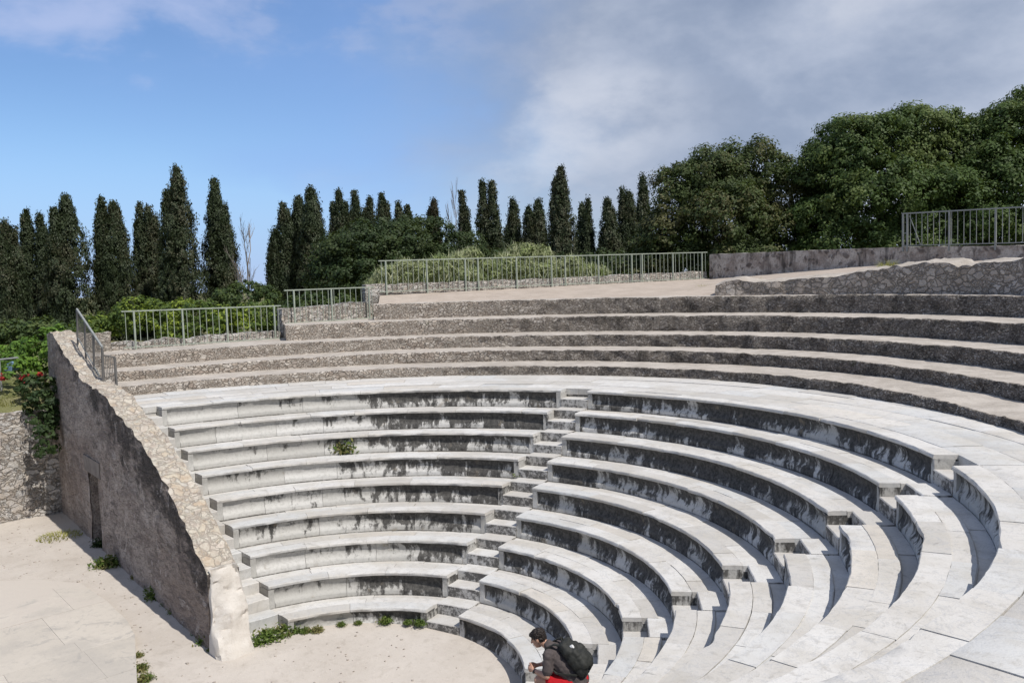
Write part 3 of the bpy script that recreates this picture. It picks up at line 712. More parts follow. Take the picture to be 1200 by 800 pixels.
railing('short green railing in the middle, one step above the left one', a, b, 1.22, [frac(p, a, b) for p in (344, 388, 432)], 16, PAINT)
a = np.array([*FA, 5.70]); a = at(445, 345, 33); b = at(829, 328, 40)
railing('longest green railing on the parapet in front of the dry grass', a, b, 1.26, [frac(p, a, b) for p in (453, 501, 546, 561, 606, 647, 663, 702, 741, 753, 789, 823)], 74, PAINT)
a = at(1057, 291, 30); b = np.array([5.2, 23.0, 6.66])
railing('grey railing on the plastered wall beneath the big trees at right', a, b, 1.18, [frac(p, a, b) for p in (1058, 1063, 1112, 1166, 1215)] + [.8, 1.], 38, PAINT2, brace=(.035, .085))
# steep railing on the side wall
wr = tag(empty('wall_railing', (0, 0, 0)), 'dark sloping railing standing on top of the side wall at upper left', 'railing', 'metal railings round the top of the theatre')
def ony_(px, py, y):
    d = ray(px, py); return CAM + d * (y - CAM[1]) / d[1]
pa, ta, pb, tb = ony_(91, 399, .06), ony_(90, 362, .06), ony_(121, 452, -.06), ony_(120, 407, -.06)
m = MB(); m.bar(ta, tb, .045, .045); m.build('top_rail', PAINT2, wr); m = MB(); m.bar(pa + [0, 0, .1], pb + [0, 0, .1], .03, .03); m.build('bottom_rail', PAINT2, wr)
for i in range(22):
    f = i / 21; p, q = pa + (pb - pa) * f, ta + (tb - ta) * f
    m = MB(); w = .045 if i in (0, 7, 14, 21) else .012
    m.bar(p - [0, 0, .1 if w > .03 else -.1], q - [0, 0, .022], w, w); m.build('post' if w > .03 else 'baluster', DKMETAL, wr)
ga, gb = pb + [.05, .0, 0], at(137, 454, (pb - CAM) @ CF + .25); ta, tb = ga + [0, 0, .80], gb + [0, 0, .80]
m = MB(); m.bar(ta, tb, .04, .04); m.build('gate_rail', DKMETAL, wr)
for i in range(9):
    f = i / 8; p, q = ga + (gb - ga) * f, ta + (tb - ta) * f; m = MB(); w = .045 if i == 8 else .015
    m.bar(p - [0, 0, .1], q - [0, 0, .02], w, w); m.build('baluster', DKMETAL, wr)

# ------------------------------------------------------------------ vegetation
def cards(name, C, N, U, S, tone, mat, parent=None, asp=.5, rnd2=None):
    """one mesh of leaf-shaped faces: centres C, normals N, long axes U, sizes S"""
    n = len(C); N = N / (np.linalg.norm(N, axis=1, keepdims=True) + 1e-9)
    U = U - N * np.sum(U * N, axis=1, keepdims=True); U /= np.linalg.norm(U, axis=1, keepdims=True) + 1e-9
    W = np.cross(N, U); S = np.asarray(S).reshape(-1, 1)
    bend = N * S * .18
    V = np.stack([C - U * S, C + W * S * asp - U * S * .1 + bend, C + U * S, C - W * S * asp - U * S * .1 + bend], axis=1).reshape(-1, 3)
    me = bpy.data.meshes.new(name); me.vertices.add(4 * n); me.vertices.foreach_set('co', V.astype(np.float32).ravel())
    me.loops.add(4 * n); me.loops.foreach_set('vertex_index', np.arange(4 * n, dtype=np.int32))
    me.polygons.add(n); me.polygons.foreach_set('loop_start', np.arange(0, 4 * n, 4, dtype=np.int32))
    me.update(calc_edges=True); me.validate()
    a = me.color_attributes.new('blk', 'FLOAT_COLOR', 'POINT'); c = np.ones((n, 4), np.float32); c[:, 0] = tone; c[:, 1] = .5
    c[:, 2] = nrs.rand(n) if rnd2 is None else rnd2
    a.data.foreach_set('color', np.repeat(c, 4, axis=0).ravel())
    return link(name, me, mat, parent)
def unit(n):
    v = nrs.normal(size=(n, 3)); return v / np.linalg.norm(v, axis=1, keepdims=True)
BARK = mat_simple('bark', (.13, .10, .08), (.07, .055, .045), 5, .95, .8, .1, .03)
DEADWOOD = mat_simple('dead_wood', (.27, .24, .22), (.2, .17, .15), 5, .95, .4, .1)
L_CYP = mat_leaf('cypress_foliage', (.024, .036, .017), (.052, .070, .032), (.060, .062, .034), .12, .5)
L_CYPB = mat_leaf('cypress_foliage_brownish', (.03, .03, .015), (.055, .05, .026), (.08, .055, .03), .12, .8)
L_DARK = mat_leaf('dark_broadleaf', (.016, .030, .010), (.040, .065, .020), (.05, .07, .022), .2, .5)
L_TREE = mat_leaf('broadleaf', (.030, .056, .015), (.082, .130, .034), (.11, .145, .042), .30, .35)
L_TREEB = mat_leaf('broadleaf_mottled', (.028, .046, .014), (.078, .108, .034), (.095, .095, .038), .28, .5)
L_BUSH = mat_leaf('bush_leaves', (.05, .088, .022), (.14, .20, .045), (.26, .33, .045), .38, .7)
L_BUSHD = mat_leaf('shrub_leaves', (.028, .05, .018), (.06, .095, .03), (.08, .11, .03), .25, .8)
L_VINE = mat_leaf('vine_leaves', (.055, .115, .020), (.12, .22, .035), (.15, .26, .03), .35, .5)
L_IVY = mat_leaf('ivy_leaves', (.014, .030, .010), (.045, .075, .022), None, .2)
L_DRY = mat_leaf('dry_grass', (.40, .43, .25), (.62, .63, .42), (.36, .44, .20), .45, .8)
L_GRASS = mat_leaf('weed_leaves', (.06, .11, .02), (.16, .22, .05), (.22, .20, .08), .3, 2.)
L_YEL = mat_leaf('dry_tuft', (.26, .26, .06), (.40, .38, .14), None, .3)

def trunk_mesh(h, r, lean=(0, 0), limbs=0, spread=1., seed=0):
    m = MB(); q = random.Random(seed); p = Vector((0, 0, -.3)); rr = r; n = 6
    pts = [p]
    for i in range(n):
        p = p + Vector((lean[0] / n + q.uniform(-.05, .05) * h / n, lean[1] / n + q.uniform(-.05, .05) * h / n, (h + .3) / n)); pts.append(p)
    for i in range(n): m.tube(pts[i], pts[i + 1], r * (1 - .75 * i / n), r * (1 - .75 * (i + 1) / n), 8)
    for i in range(limbs):
        j = q.randint(2, n - 1); a = q.uniform(0, 2 * PI); b = pts[j]; L = spread * q.uniform(.5, 1)
        e = b + Vector((math.cos(a) * L, math.sin(a) * L, L * q.uniform(.4, .9))); md = (b + e) / 2 + Vector((0, 0, .1 * L))
        m.tube(b, md, r * .4, r * .25, 6); m.tube(md, e, r * .25, r * .08, 6)
    return m

def cypress(base, cols, label, mat=L_CYP, dens=1.0, leaf=.085):
    """cols: (dx, dy, height, width) columns grown together"""
    o = tag(empty('cypress_tree', base), label, 'tree', 'cypress trees in the row behind the theatre')
    rag = .0
    Cs, Ns, Us, Ts = [], [], [], []
    full = []
    for (dx, dy, h, w) in cols:                                        # every column carries a few lower spires pressed against it
        full.append((dx, dy, h, w * .98))
        for i in range(rng.randint(3, 5)):
            a = rng.uniform(0, 2 * PI); q = rng.uniform(.12, .27); full.append((dx + math.cos(a) * w * q, dy + math.sin(a) * w * q, h * rng.uniform(.6, .95), w * rng.uniform(.45, .68)))
    for (dx, dy, h, w) in full:
        nc = int(32 * h * w * dens ** .5); ph = nrs.rand(4) * 6.28
        t = nrs.rand(nc) ** .85; ang = nrs.rand(nc) * 2 * PI
        pr = np.where(t < .25, .80 + .8 * t, 1 - np.clip((t - .25) / .75, 0, 1) ** 1.9 * .92) * w / 2
        pr *= (.90 + .32 * nrs.rand(nc) ** 3) * (1 + .13 * np.sin(ang * 2 + t * 9 + ph[0]) + .10 * np.sin(ang * 3 - t * 17 + ph[1]) + .07 * np.sin(t * 31 + ph[2]))
        rad = pr * np.where(nrs.rand(nc) < .75, .78 + .26 * nrs.rand(nc), .2 + .6 * nrs.rand(nc))
        cc = np.stack([dx + rad * np.cos(ang), dy + rad * np.sin(ang), t * (h - .12) + .12 * nrs.rand(nc)], 1)
        per = 34; sz = .05 + .10 * nrs.rand(nc)
        C = np.repeat(cc, per, 0) + np.clip(nrs.normal(size=(nc * per, 3)), -1.5, 1.5) * np.repeat(sz, per)[:, None] * np.array([1, 1, 1.7])
        out = np.stack([np.cos(ang), np.sin(ang), np.zeros(nc)], 1); O = np.repeat(out, per, 0)
        Cs.append(C); Ns.append(O * .9 + np.repeat(unit(nc), per, 0) * .65 + unit(len(C)) * .38 + np.array([0, 0, .25])); Us.append(O * .45 + np.array([0, 0, 1.]) + unit(len(C)) * .45)
        Ts.append(np.clip(np.repeat(nrs.rand(nc), per) * .6 + nrs.rand(nc * per) * .5 - .05, 0, 1))
    C = np.concatenate(Cs); n = len(C); C[:, 2] = np.maximum(C[:, 2], .05)
    H = max(c[2] for c in cols)
    trunk_mesh(H * .3, .16).build('trunk', BARK, o)
    cards('crown', C, np.concatenate(Ns), np.concatenate(Us), leaf * (.55 + .6 * nrs.rand(n)), np.concatenate(Ts), mat, o, .42)
    return o

def leafy(base, lobes, label, name, cat, mat, leaf=.13, dens=9., per=34, clump=.42, group=None, trunk=(3., .22), crown='crown', up=.3, parts=True, rot=0):
    """crown of leaf clumps over overlapping lobes (x, y, z, rx, ry, rz)"""
    if parts:
        o = tag(empty(name, base), label, cat, group)
    Cs, Ns, Ts = [], [], []
    for (x, y, z, rx, ry, rz) in lobes:
        nc = int(dens * (rx * ry + ry * rz + rx * rz) * 1.33)
        d = unit(nc); d[:, 2] = np.where(d[:, 2] < -.35, -d[:, 2], d[:, 2])
        rr = np.where(nrs.rand(nc) < .82, .86 + .2 * nrs.rand(nc), .4 + .45 * nrs.rand(nc))
        ph = nrs.rand(3) * 6; rr = rr * (1 + .10 * np.sin(d[:, 0] * 5 + ph[0]) * np.sin(d[:, 1] * 5 + ph[1]) + .07 * np.sin(d[:, 2] * 8 + ph[2]))
        cc = np.array([x, y, z]) + d * rr[:, None] * np.array([rx, ry, rz])
        keep = np.ones(nc, bool)
        for (x2, y2, z2, a2, b2, c2) in lobes:                         # nothing deep inside another lobe
            if (x2, y2, z2) != (x, y, z): keep &= ((((cc - [x2, y2, z2]) / [a2, b2, c2]) ** 2).sum(1) > .40) | (nrs.rand(nc) < .3)
        cc, dd = cc[keep], d[keep]; nc = len(cc)
        cl = clump * (.55 + .8 * nrs.rand(nc))
        q = unit(nc * per) * (nrs.rand(nc * per, 1) ** .45) * np.repeat(cl, per)[:, None] * np.array([1, 1, .7])
        Cs.append(np.repeat(cc, per, 0) + q); Ns.append(q / (np.linalg.norm(q, axis=1, keepdims=True) + 1e-6) * .7 + np.repeat(dd, per, 0) * .5 + np.repeat(unit(nc), per, 0) * .35 + unit(nc * per) * .42 + np.array([0, 0, up]))
        Ts.append(np.clip(np.repeat(nrs.rand(nc), per) * .55 + nrs.rand(nc * per) * .55 - .05, 0, 1))
    C = np.concatenate(Cs); n = len(C)
    if parts:
        if trunk: trunk_mesh(trunk[0], trunk[1], limbs=7, spread=max(l[3] for l in lobes) * .9, seed=n).build('trunk', BARK, o)
        cards(crown, C, np.concatenate(Ns), unit(n), leaf * (.55 + .7 * nrs.rand(n)), np.concatenate(Ts), mat, o, .55)
        return o
    o = cards(name, C + np.array(base), np.concatenate(Ns), unit(n), leaf * (.55 + .7 * nrs.rand(n)), np.concatenate(Ts), mat, None, .55)
    return tag(o, label, cat, group)

def ground_at(px, D, z): p = at(px, 330, D); return np.array([p[0], p[1], z])
def top_h(px, py, D): return at(px, py, D)[2]
# cypresses: (tips [(px, py, width px)], depth, base height, label, material)
CYP = [
 ([(4, 254, 38)], 52, 'cypress cut by the left edge of the photo, broad and dark'),
 ([(30, 240, 24), (46, 246, 26)], 56, 'two-tipped cypress, second from the left edge'),
 ([(76, 226, 50)], 52, 'stout cypress with a ragged flat tip, third from the left'),
 ([(118, 226, 26), (132, 233, 42)], 53, 'stout cypress with a small spike on top, left of the slim short one'),
 ([(163, 234, 20), (173, 238, 26)], 55, 'slim short cypress just left of the tallest one at left'),
 ([(206, 191, 42)], 51, 'tallest and smoothest pointed cypress of the left group'),
 ([(251, 206, 36), (262, 236, 26)], 53, 'ragged cypress right of the tallest one, beside the bare tree'),
 ([(322, 262, 22), (331, 233, 26)], 54, 'lower left cypress of the dense clump in the centre left'),
 ([(349, 226, 38)], 55, 'middle cypress of the dense clump in the centre left'),
 ([(364, 215, 42)], 53, 'highest cypress at the right side of the dense clump'),
 ([(397, 220, 28), (404, 232, 18)], 60, 'cypress rising left behind the round dark trees'),
 ([(415, 221, 25)], 63, 'narrow cypress behind the round trees with a blunt tip'),
 ([(433, 228, 20), (427, 240, 16)], 66, 'small cypress in the row behind the round trees, between blunt ones'),
 ([(447, 222, 27)], 61, 'blunt wide cypress behind the crown of the round trees'),
 ([(466, 234, 18), (477, 237, 18)], 66, 'twin spiky little cypress tips over the round trees'),
 ([(508, 231, 23)], 62, 'brownish cypress alone over the right of the round trees'),
 ([(541, 219, 15), (546, 240, 16)], 58, 'very slim cypress beside the dead thin tree'),
 ([(565, 208, 22), (576, 209, 24)], 55, 'flat topped cypress standing right of the very slim one'),
 ([(601, 229, 30)], 57, 'low cypress between the flat topped one and the bushy double one'),
 ([(619, 237, 24), (630, 230, 32)], 56, 'bushy double cypress left of the tall pointed one in the centre'),
 ([(657, 191, 33)], 53, 'tall pointed cypress standing above the long railing'),
 ([(682, 235, 28), (689, 227, 14)], 56, 'cypress with a thin spike, right of the tall pointed one'),
 ([(712, 229, 34)], 55, 'pale grey green cypress above the right half of the long railing'),
 ([(729, 217, 18), (737, 221, 26)], 57, 'leaning tipped cypress beside the first big broadleaf tree'),
 ([(753, 200, 22)], 60, 'dark column cypress half hidden by the first big broadleaf tree'),
]
for tips, D, lab in CYP:
    bx = sum(t[0] for t in tips) / len(tips); zb = 2.9; b = ground_at(bx, D, zb); cols = []
    for (px, py, w) in tips:
        p = at(px, py, D); off = p[:2] - b[:2]
        cols.append((off[0], off[1], p[2] - zb - .32, w * 1.13 / FPX * D))
    cypress(b, cols, lab, L_CYPB if 'brownish' in lab else L_CYP)

def lobes_px(base, D, lst):
    """lobes given as (px, py, half-width px, half-height px, depth offset m)"""
    L = []
    for (px, py, hw, hh, dd) in lst:
        p = at(px, py, D + dd) - base; L.append((p[0], p[1], p[2], hw / FPX * D, hw / FPX * D, hh / FPX * D))
    return L
def tree_px(px, D, zb, lst, label, mat, name='broadleaf_tree', cat='tree', group=None, **kw):
    b = ground_at(px, D, zb); return leafy(b, lobes_px(b, D, lst), label, name, cat, mat, group=group, **kw)
tree_px(425, 47, 2.9, [(425, 305, 52, 42, 0), (460, 300, 50, 40, .6), (395, 325, 36, 32, -.5), (440, 330, 55, 30, -1), (420, 345, 45, 30, 0)], 'broad dark round tree in front of the cypresses at centre', L_DARK, 'round_tree', dens=9, per=50, leaf=.09, group='round dark trees')
tree_px(500, 50, 2.9, [(495, 290, 42, 34, 0), (530, 300, 40, 28, .5), (475, 318, 40, 34, -.6), (520, 325, 46, 32, -.6)], 'second dark round tree sloping down toward the very slim cypress', L_DARK, 'round_tree', dens=9, per=50, leaf=.09, group='round dark trees')
tree_px(580, 52, 3.2, [(560, 318, 40, 26, 0), (610, 320, 44, 24, .5), (660, 322, 44, 24, .5), (715, 320, 44, 26, 0), (765, 322, 40, 26, 0)], 'dark low thicket under the cypresses behind the dry grass', L_DARK, 'thicket', 'bush', dens=8, leaf=.12, trunk=(1.5, .15))
BIG = dict(dens=10.5, per=64, leaf=.088, clump=.46, group='big broadleaf trees at right')
tree_px(850, 46, 3.4, [(835, 215, 42, 42, 0), (880, 210, 45, 44, .8), (800, 240, 40, 44, 0), (915, 235, 40, 44, .5), (850, 265, 60, 42, -1.2), (905, 275, 45, 36, -.8), (785, 280, 36, 36, -.2), (770, 300, 30, 30, 0), (810, 312, 40, 30, -.6), (870, 312, 50, 32, -1.4), (925, 308, 40, 34, -1), (850, 250, 60, 60, 1.5), (795, 318, 50, 30, 1), (760, 322, 40, 26, .5), (860, 300, 60, 40, 1)], 'mottled olive and brown broadleaf tree, leftmost of the big ones', L_TREEB, trunk=(5, .3), **BIG)
tree_px(1030, 44, 4.4, [(1010, 185, 58, 48, 0), (1070, 172, 60, 48, .8), (970, 210, 40, 46, 0), (1120, 190, 50, 52, .6), (1030, 235, 62, 44, -1.5), (1095, 240, 60, 42, -1.4), (965, 265, 38, 34, -.6), (1010, 275, 45, 32, -1), (1065, 278, 50, 30, -1.2), (975, 300, 45, 30, -1), (1040, 300, 50, 28, -1.3), (1110, 290, 50, 30, -1.2), (1040, 220, 90, 70, 1.5), (1000, 262, 70, 50, .8), (1080, 265, 70, 50, .8)], 'largest round green broadleaf tree behind the plastered wall', L_TREE, trunk=(5, .35), **BIG)
tree_px(1190, 43, 4.4, [(1185, 165, 36, 48, 0), (1225, 160, 55, 58, .8), (1165, 215, 40, 44, -.8), (1215, 230, 60, 46, -1), (1150, 268, 46, 32, -1), (1205, 282, 55, 28, -1), (1170, 285, 40, 30, -1), (1200, 220, 60, 70, 1.6)], 'tall green broadleaf tree cut off by the right edge', L_TREE, trunk=(5, .35), **BIG)
# bushes behind the left railings
BU = dict(group='bushes behind the left railings', parts=True, trunk=(.6, .06), crown='foliage')
for px, D, lst, lab, mat in [
    (118, 35, [(118, 388, 26, 20, 0), (100, 395, 22, 18, .5)], 'bright yellow green bush behind the top of the side wall', L_BUSH),
    (165, 35, [(165, 368, 28, 20, 0), (185, 380, 28, 22, -.5), (150, 385, 22, 20, 0)], 'leafy green bush behind the left end of the lowest railing', L_BUSH),
    (230, 34, [(225, 372, 30, 20, 0), (255, 380, 28, 20, -.5), (215, 390, 30, 18, -.3)], 'green and yellow bush behind the middle of the lowest railing', L_BUSH),
    (300, 35, [(300, 372, 28, 18, 0), (322, 380, 20, 16, 0), (285, 385, 30, 16, -.5)], 'yellowish bush behind the right end of the lowest railing', L_BUSH),
    (290, 43, [(290, 347, 26, 17, 0), (310, 352, 22, 15, .5), (268, 355, 22, 14, 0)], 'rounded grey green shrub under the bare tree', L_BUSHD),
    (375, 36, [(360, 362, 30, 18, 0), (400, 364, 30, 17, 0), (385, 372, 40, 12, -.5)], 'dark shrub showing through the short middle railing', L_BUSHD)]:
    b = ground_at(px, D, 3.1); leafy(b, lobes_px(b, D, lst), lab, 'bush', 'bush', mat, leaf=.075, dens=22, per=26, clump=.22, **BU)
for px, D, lst, lab, mat in [
    (20, 31, [(18, 395, 30, 20, 0), (50, 392, 28, 18, .3), (0, 405, 30, 20, 0)], 'broad bush in front of the leftmost cypress trunks', L_BUSHD),
    (45, 28, [(45, 412, 24, 20, 0), (22, 418, 24, 16, .5), (62, 400, 16, 18, .8)], 'lush bright green vine heap above the red flowers', L_VINE),
    (30, 26.4, [(35, 436, 28, 14, 0), (8, 428, 20, 14, .8), (58, 430, 16, 20, 0)], 'light green flowering shrub over the stone wall', L_VINE)]:
    b = ground_at(px, D, 3.2); leafy(b, lobes_px(b, D, lst), lab, 'bush', 'bush', mat, leaf=.075, dens=24, per=26, clump=.2, group='bushes above the far left wall', trunk=(.6, .06), crown='foliage')
b = ground_at(45, 25.1, 2.6); leafy(b, lobes_px(b, 25.1, [(55, 470, 17, 28, 0), (45, 490, 18, 26, -.3), (52, 520, 13, 26, -.6), (60, 500, 12, 36, -.2), (38, 455, 18, 14, .4)]), 'dark ivy hanging over the stone wall in the corner', 'ivy', 'ivy', L_IVY, leaf=.07, dens=30, per=26, clump=.17, parts=False)
# red flowers
RED = mat_simple('red_petals', (.40, .04, .035), (.26, .025, .025), 9, .6, .1)
for i, (px, py, w) in enumerate([(3, 443, 8), (31, 443, 9), (47, 438, 4)]):
    p = at(px, py, 25.6); n = int(8 * w); q = nrs.normal(size=(n, 3)) * w / FPX * 26 * .32 * np.array([1, 1, .6])
    o = cards('red_flowers', p + q, unit(n), unit(n), .035 + .02 * nrs.rand(n), nrs.rand(n), RED, None, .8)
    tag(o, ['cluster of red blossoms at the left edge of the picture', 'biggest cluster of red blossoms on the light green shrub', 'few dim red blossoms beside the sloping wall'][i], 'flowers', 'red flower clusters')
# blue thing and handrail half hidden in the leaves
p = at(15, 431, 26.0); bmx = MB(); bmx.box((0, 0, 0), (.34, .3, .16), .5, .05); bmx.box((.02, .02, .11), (.2, .2, .09), .55, .04)
o = bmx.build('blue_tarp', mat_simple('blue_plastic', (.22, .32, .46), (.16, .25, .36), 6, .5, .3), None); o.location = p; tag(o, 'small light blue bundle half hidden in the leaves', 'tarp')
a = at(-6, 422, 25.9); b = at(21, 419, 25.9); r = tag(empty('handrail', a), 'short pale handrail poking out of the leaves at far left', 'railing'); m = MB(); m.tube((0, 0, 0), b - a, .03); m.build('rail', PAINT2, r); m = MB(); m.tube((0.1, .1, -.02), (.1, .1, -1), .025); m.build('post', PAINT2, r)
# dead bare trees
def bare(px, py, D, label, w, seed):
    b = ground_at(px, D, 3.0); h = top_h(px, py, D) - 3.; q = random.Random(seed); m = MB()
    o = tag(empty('bare_tree', b), label, 'tree', 'dead bare trees')
    def br(p, d, L, r, lev):
        e = p + d * L; m2 = (p + e) / 2 + Vector((q.uniform(-.05, .05), q.uniform(-.05, .05), 0)) * L
        m.tube(p, m2, r, r * .8, 5, False); m.tube(m2, e, r * .8, r * .5, 5, False)
        if lev: 
            for i in range(6):
                f = q.uniform(.25, 1); a = q.uniform(0, 2 * PI); nd = (d + Vector((math.cos(a), math.sin(a), .1)) * q.uniform(.35, .6) * w).normalized()
                br(p + d * L * f, nd, L * q.uniform(.35, .55), r * .45, lev - 1)
    br(Vector((0, 0, 0)), Vector((0, 0, 1)), h * .66, .07, 3)
    m.build('trunk', DEADWOOD, o)
bare(291, 262, 50, 'leafless grey tree between the cypresses, above the round shrub', .75, 3)
bare(534, 230, 57, 'thin leafless stem left of the very slim cypress', .3, 8)

def blades(base, n, h, spread, w, mat, label, name, cat, group=None, curve=.5, nseg=3, yaw=None, hvar=.5, profile=None, fan=True):
    """tuft of thin bent blades"""
    vs, fs, cs = [], [], []
    for i in range(n):
        a = nrs.rand() * 2 * PI; r = spread * math.sqrt(nrs.rand()); x, y = r * math.cos(a), r * math.sin(a)
        H = h * (1 - hvar * nrs.rand()) * ((1 - .55 * (r / spread) ** 2) if profile is None else profile(x, y)); d = nrs.rand() * 2 * PI if r < .3 * spread or not fan else a + nrs.normal() * .9
        dx, dy = math.cos(d), math.sin(d); cv = curve * (.3 + nrs.rand()) * H; tw = nrs.rand() * PI; wx, wy = math.cos(tw) * w, math.sin(tw) * w; k = len(vs); t_ = nrs.rand(); t3 = nrs.rand()
        for j in range(nseg + 1):
            f = j / nseg; X, Y, Z = x + dx * cv * f * f, y + dy * cv * f * f, H * f * (1 - .25 * f * curve); ww = 1 - f * .92
            vs += [(X - wx * ww, Y - wy * ww, Z), (X + wx * ww, Y + wy * ww, Z)]; cs += [(t_, f, t3, 1)] * 2
        for j in range(nseg): fs.append((k + 2 * j, k + 2 * j + 1, k + 2 * j + 3, k + 2 * j + 2))
    m = MB(); m.add(vs, fs, cs); me = bpy.data.meshes.new(name); me.from_pydata(m.v, [], m.f); at_ = me.color_attributes.new('blk', 'FLOAT_COLOR', 'POINT'); at_.data.foreach_set('color', np.array(m.c, np.float32).ravel()); me.update()
    o = link(name, me, mat); o.location = base; return tag(o, label, cat, group)
DG = 'feathery dry grass clumps behind the long railing'
L_PALE = mat_leaf('pale_shrub', (.17, .20, .085), (.36, .39, .21), (.26, .31, .12), .35, 1.2)
for px, D, lst, lab in [
    (462, 37, [(455, 322, 14, 13, 0), (474, 316, 15, 15, .3), (440, 332, 9, 8, -.2)], 'pale green shrub at the left end of the long railing'),
    (503, 37.6, [(495, 318, 15, 15, 0), (514, 312, 14, 16, .2)], 'low pale shrub near the left end of the long railing'),
    (542, 38.5, [(534, 312, 15, 18, 0), (550, 304, 14, 17, .3), (545, 322, 18, 14, -.3)], 'pale shrub left of the highest one'),
    (580, 39, [(573, 316, 15, 14, 0), (590, 310, 14, 15, .2)], 'short pale shrub just left of the highest one'),
    (618, 40, [(612, 298, 19, 17, 0), (632, 302, 16, 17, .3), (600, 312, 18, 16, -.3), (625, 318, 24, 14, -.4)], 'highest pale shrub behind the middle of the long railing'),
    (657, 40, [(650, 315, 15, 14, 0), (668, 312, 14, 15, .2)], 'pale shrub just right of the highest one'),
    (692, 41, [(687, 318, 14, 12, 0), (702, 320, 11, 10, .2)], 'last pale shrub before the dark trees, at right')]:
    b = ground_at(px, D, 5.3); L = [(x, y, z - .12, rx * 1.05, ry, rz * .9) for x, y, z, rx, ry, rz in lobes_px(b, D, lst)]
    o = leafy(b, L, lab, 'pale_shrub', 'bush', L_PALE, leaf=.07, dens=34, per=24, clump=.24, group='pale shrubs behind the long railing', trunk=(.5, .05), crown='foliage', up=.1)
    n = 420; q = []
    for (x, y, z, rx, ry, rz) in L: q.append(np.array([x, y, z]) + unit(n) * np.array([rx, ry, rz]) * (.8 + .42 * nrs.rand(n, 1)))
    q = np.concatenate(q); cards('stalks', q, unit(len(q)), np.array([0, 0, 1.]) + unit(len(q)) * .5, .14 + .22 * nrs.rand(len(q)) ** 2, .5 + .5 * nrs.rand(len(q)), L_DRY, o, .07)
ter = grid('raised_bank', np.arange(-30, -12.2, .6), np.arange(9.5, 32, .6), lambda x, y: 5.25 + nz(x, y, 0, .5) * .15 - max(0, -20 - x) * .3 - max(0, 12 - y) * .5, SOIL)
# clip the bank to lie behind the parapet
bm = bmesh.new(); bm.from_mesh(ter.data)
kill = [v for v in bm.verts if np.dot(np.array(v.co[:2]) - FA, nrm) < .25 or v.co[1] < 10.2]
bmesh.ops.delete(bm, geom=kill, context='VERTS'); bm.to_mesh(ter.data); bm.free()

# weeds
WG = 'weeds growing in the stone joints'
def weed(px, py, z, size, lab, mat=L_GRASS, n=None, flat=.5):
    p = onz(px, py, z); s = size
    n = n or int(800); q = nrs.normal(size=(n, 3)) * np.array([s * .37, s * .37, s * .28]); q[:, 2] = np.abs(q[:, 2]) + .01
    o = cards('weed', p + q, unit(n) + np.array([0, 0, .6]), unit(n), s * .13 * (.6 + nrs.rand(n)), nrs.rand(n), mat, None, .4); return tag(o, lab, 'weed', WG)
weed(273, 511, ZK(7), .30, 'dry upright weed on the third row from the top at left', L_YEL)
weed(403, 529, ZK(6), .40, 'green spreading weed on a seat row in the left wedge'); weed(417, 525, ZK(6), .30, 'small green weed touching the spreading one on its right')
weed(684, 471, ZK(8), .24, 'weed at the foot of the top row beside the middle stair'); weed(672, 497, ZK(7), .28, 'greyish weed on the middle stair, second row from the top')
weed(606, 557, ZK(5), .18, 'tiny yellow green weed on the middle stair', L_GRASS); weed(613, 525, ZK(6), .1, 'tiny dark weed at the end of a left wedge row', L_IVY)
fz = -.22
for px, py, s, lab in [(283, 757, .18, 'weed tuft on the floor right beside the white wall end'), (312, 750, .24, 'spreading weed before the lowest step of the side stair'), (330, 744, .22, 'weed touching the lowest left seat row'), (372, 740, .12, 'small weed left of the middle of the lowest row'), (452, 729, .14, 'weed in the middle of the lowest left row'), (493, 731, .14, 'weed at the foot of the middle stair'), (545, 746, .10, 'tiny weed below the middle wedge'), (243, 753, .20, 'bright weed at the shaded wall foot beside the white end'), (237, 742, .16, 'weed at the wall foot, second from the white end'), (206, 718, .14, 'short weed along the shaded wall foot'), (184, 700, .26, 'thick weed in the middle of the shaded wall foot'), (125, 664, .3, 'yellowish grass patch in front of the shaded wall'), (118, 640, .22, 'dark weed below the blocked doorway'), (165, 785, .14, 'weed along the platform edge at the bottom'), (162, 770, .10, 'small weed at the platform corner'), (170, 797, .14, 'lowest weed along the platform edge'), (12, 604, .3, 'green weed at the foot of the sunlit stone wall')]:
    weed(px, py, fz if px < 500 else -.38, s * 1.12, lab, L_GRASS if 'dark' not in lab else L_IVY)
for px, py, s_ in [(225, 733, .14), (196, 710, .12), (176, 692, .13), (160, 678, .14), (146, 664, .12), (250, 762, .12), (135, 652, .16)]:
    o = weed(px, py, fz, s_, 'small weed in the line of weeds along the shaded wall foot'); o['group'] = 'small weeds along the shaded wall foot'
for px, py, s_ in [(300, 755, .16), (345, 741, .14), (358, 741, .13), (400, 733, .10), (420, 731, .09), (478, 731, .10)]:
    o = weed(px, py, fz, s_, 'small weed along the foot of the lowest left seat row'); o['group'] = 'small weeds along the lowest seat row'
p = onz(70, 629, -.2); blades(p, 260, .22, .55, .012, L_YEL, 'dry straw patch on the floor before the shaded wall', 'straw_patch', 'grass', None, 1.2)
p = onz(45, 600, 0); 
for px, py, D, h, lab in [(1040, 312, 28.5, .36, 'yellow grass tuft on the broken wall at right'), (884, 330, 31, .3, 'yellow green tuft on the low part of the broken wall'), (826, 338, 33, .3, 'dry tuft at the left end of the broken wall'), (806, 339, 34, .22, 'low dry tuft on the earth terrace')]:
    p = at(px, py, D); blades(p - np.array([0, 0, .12]), 300, h * 1.4, .32, .008, L_YEL, lab, 'grass_tuft', 'grass', 'grass tufts on the top of the theatre', .7)
p = at(750, 402, 31.5); 
weed_pts = [(749, 401, 1), (1000, 432, 1)]
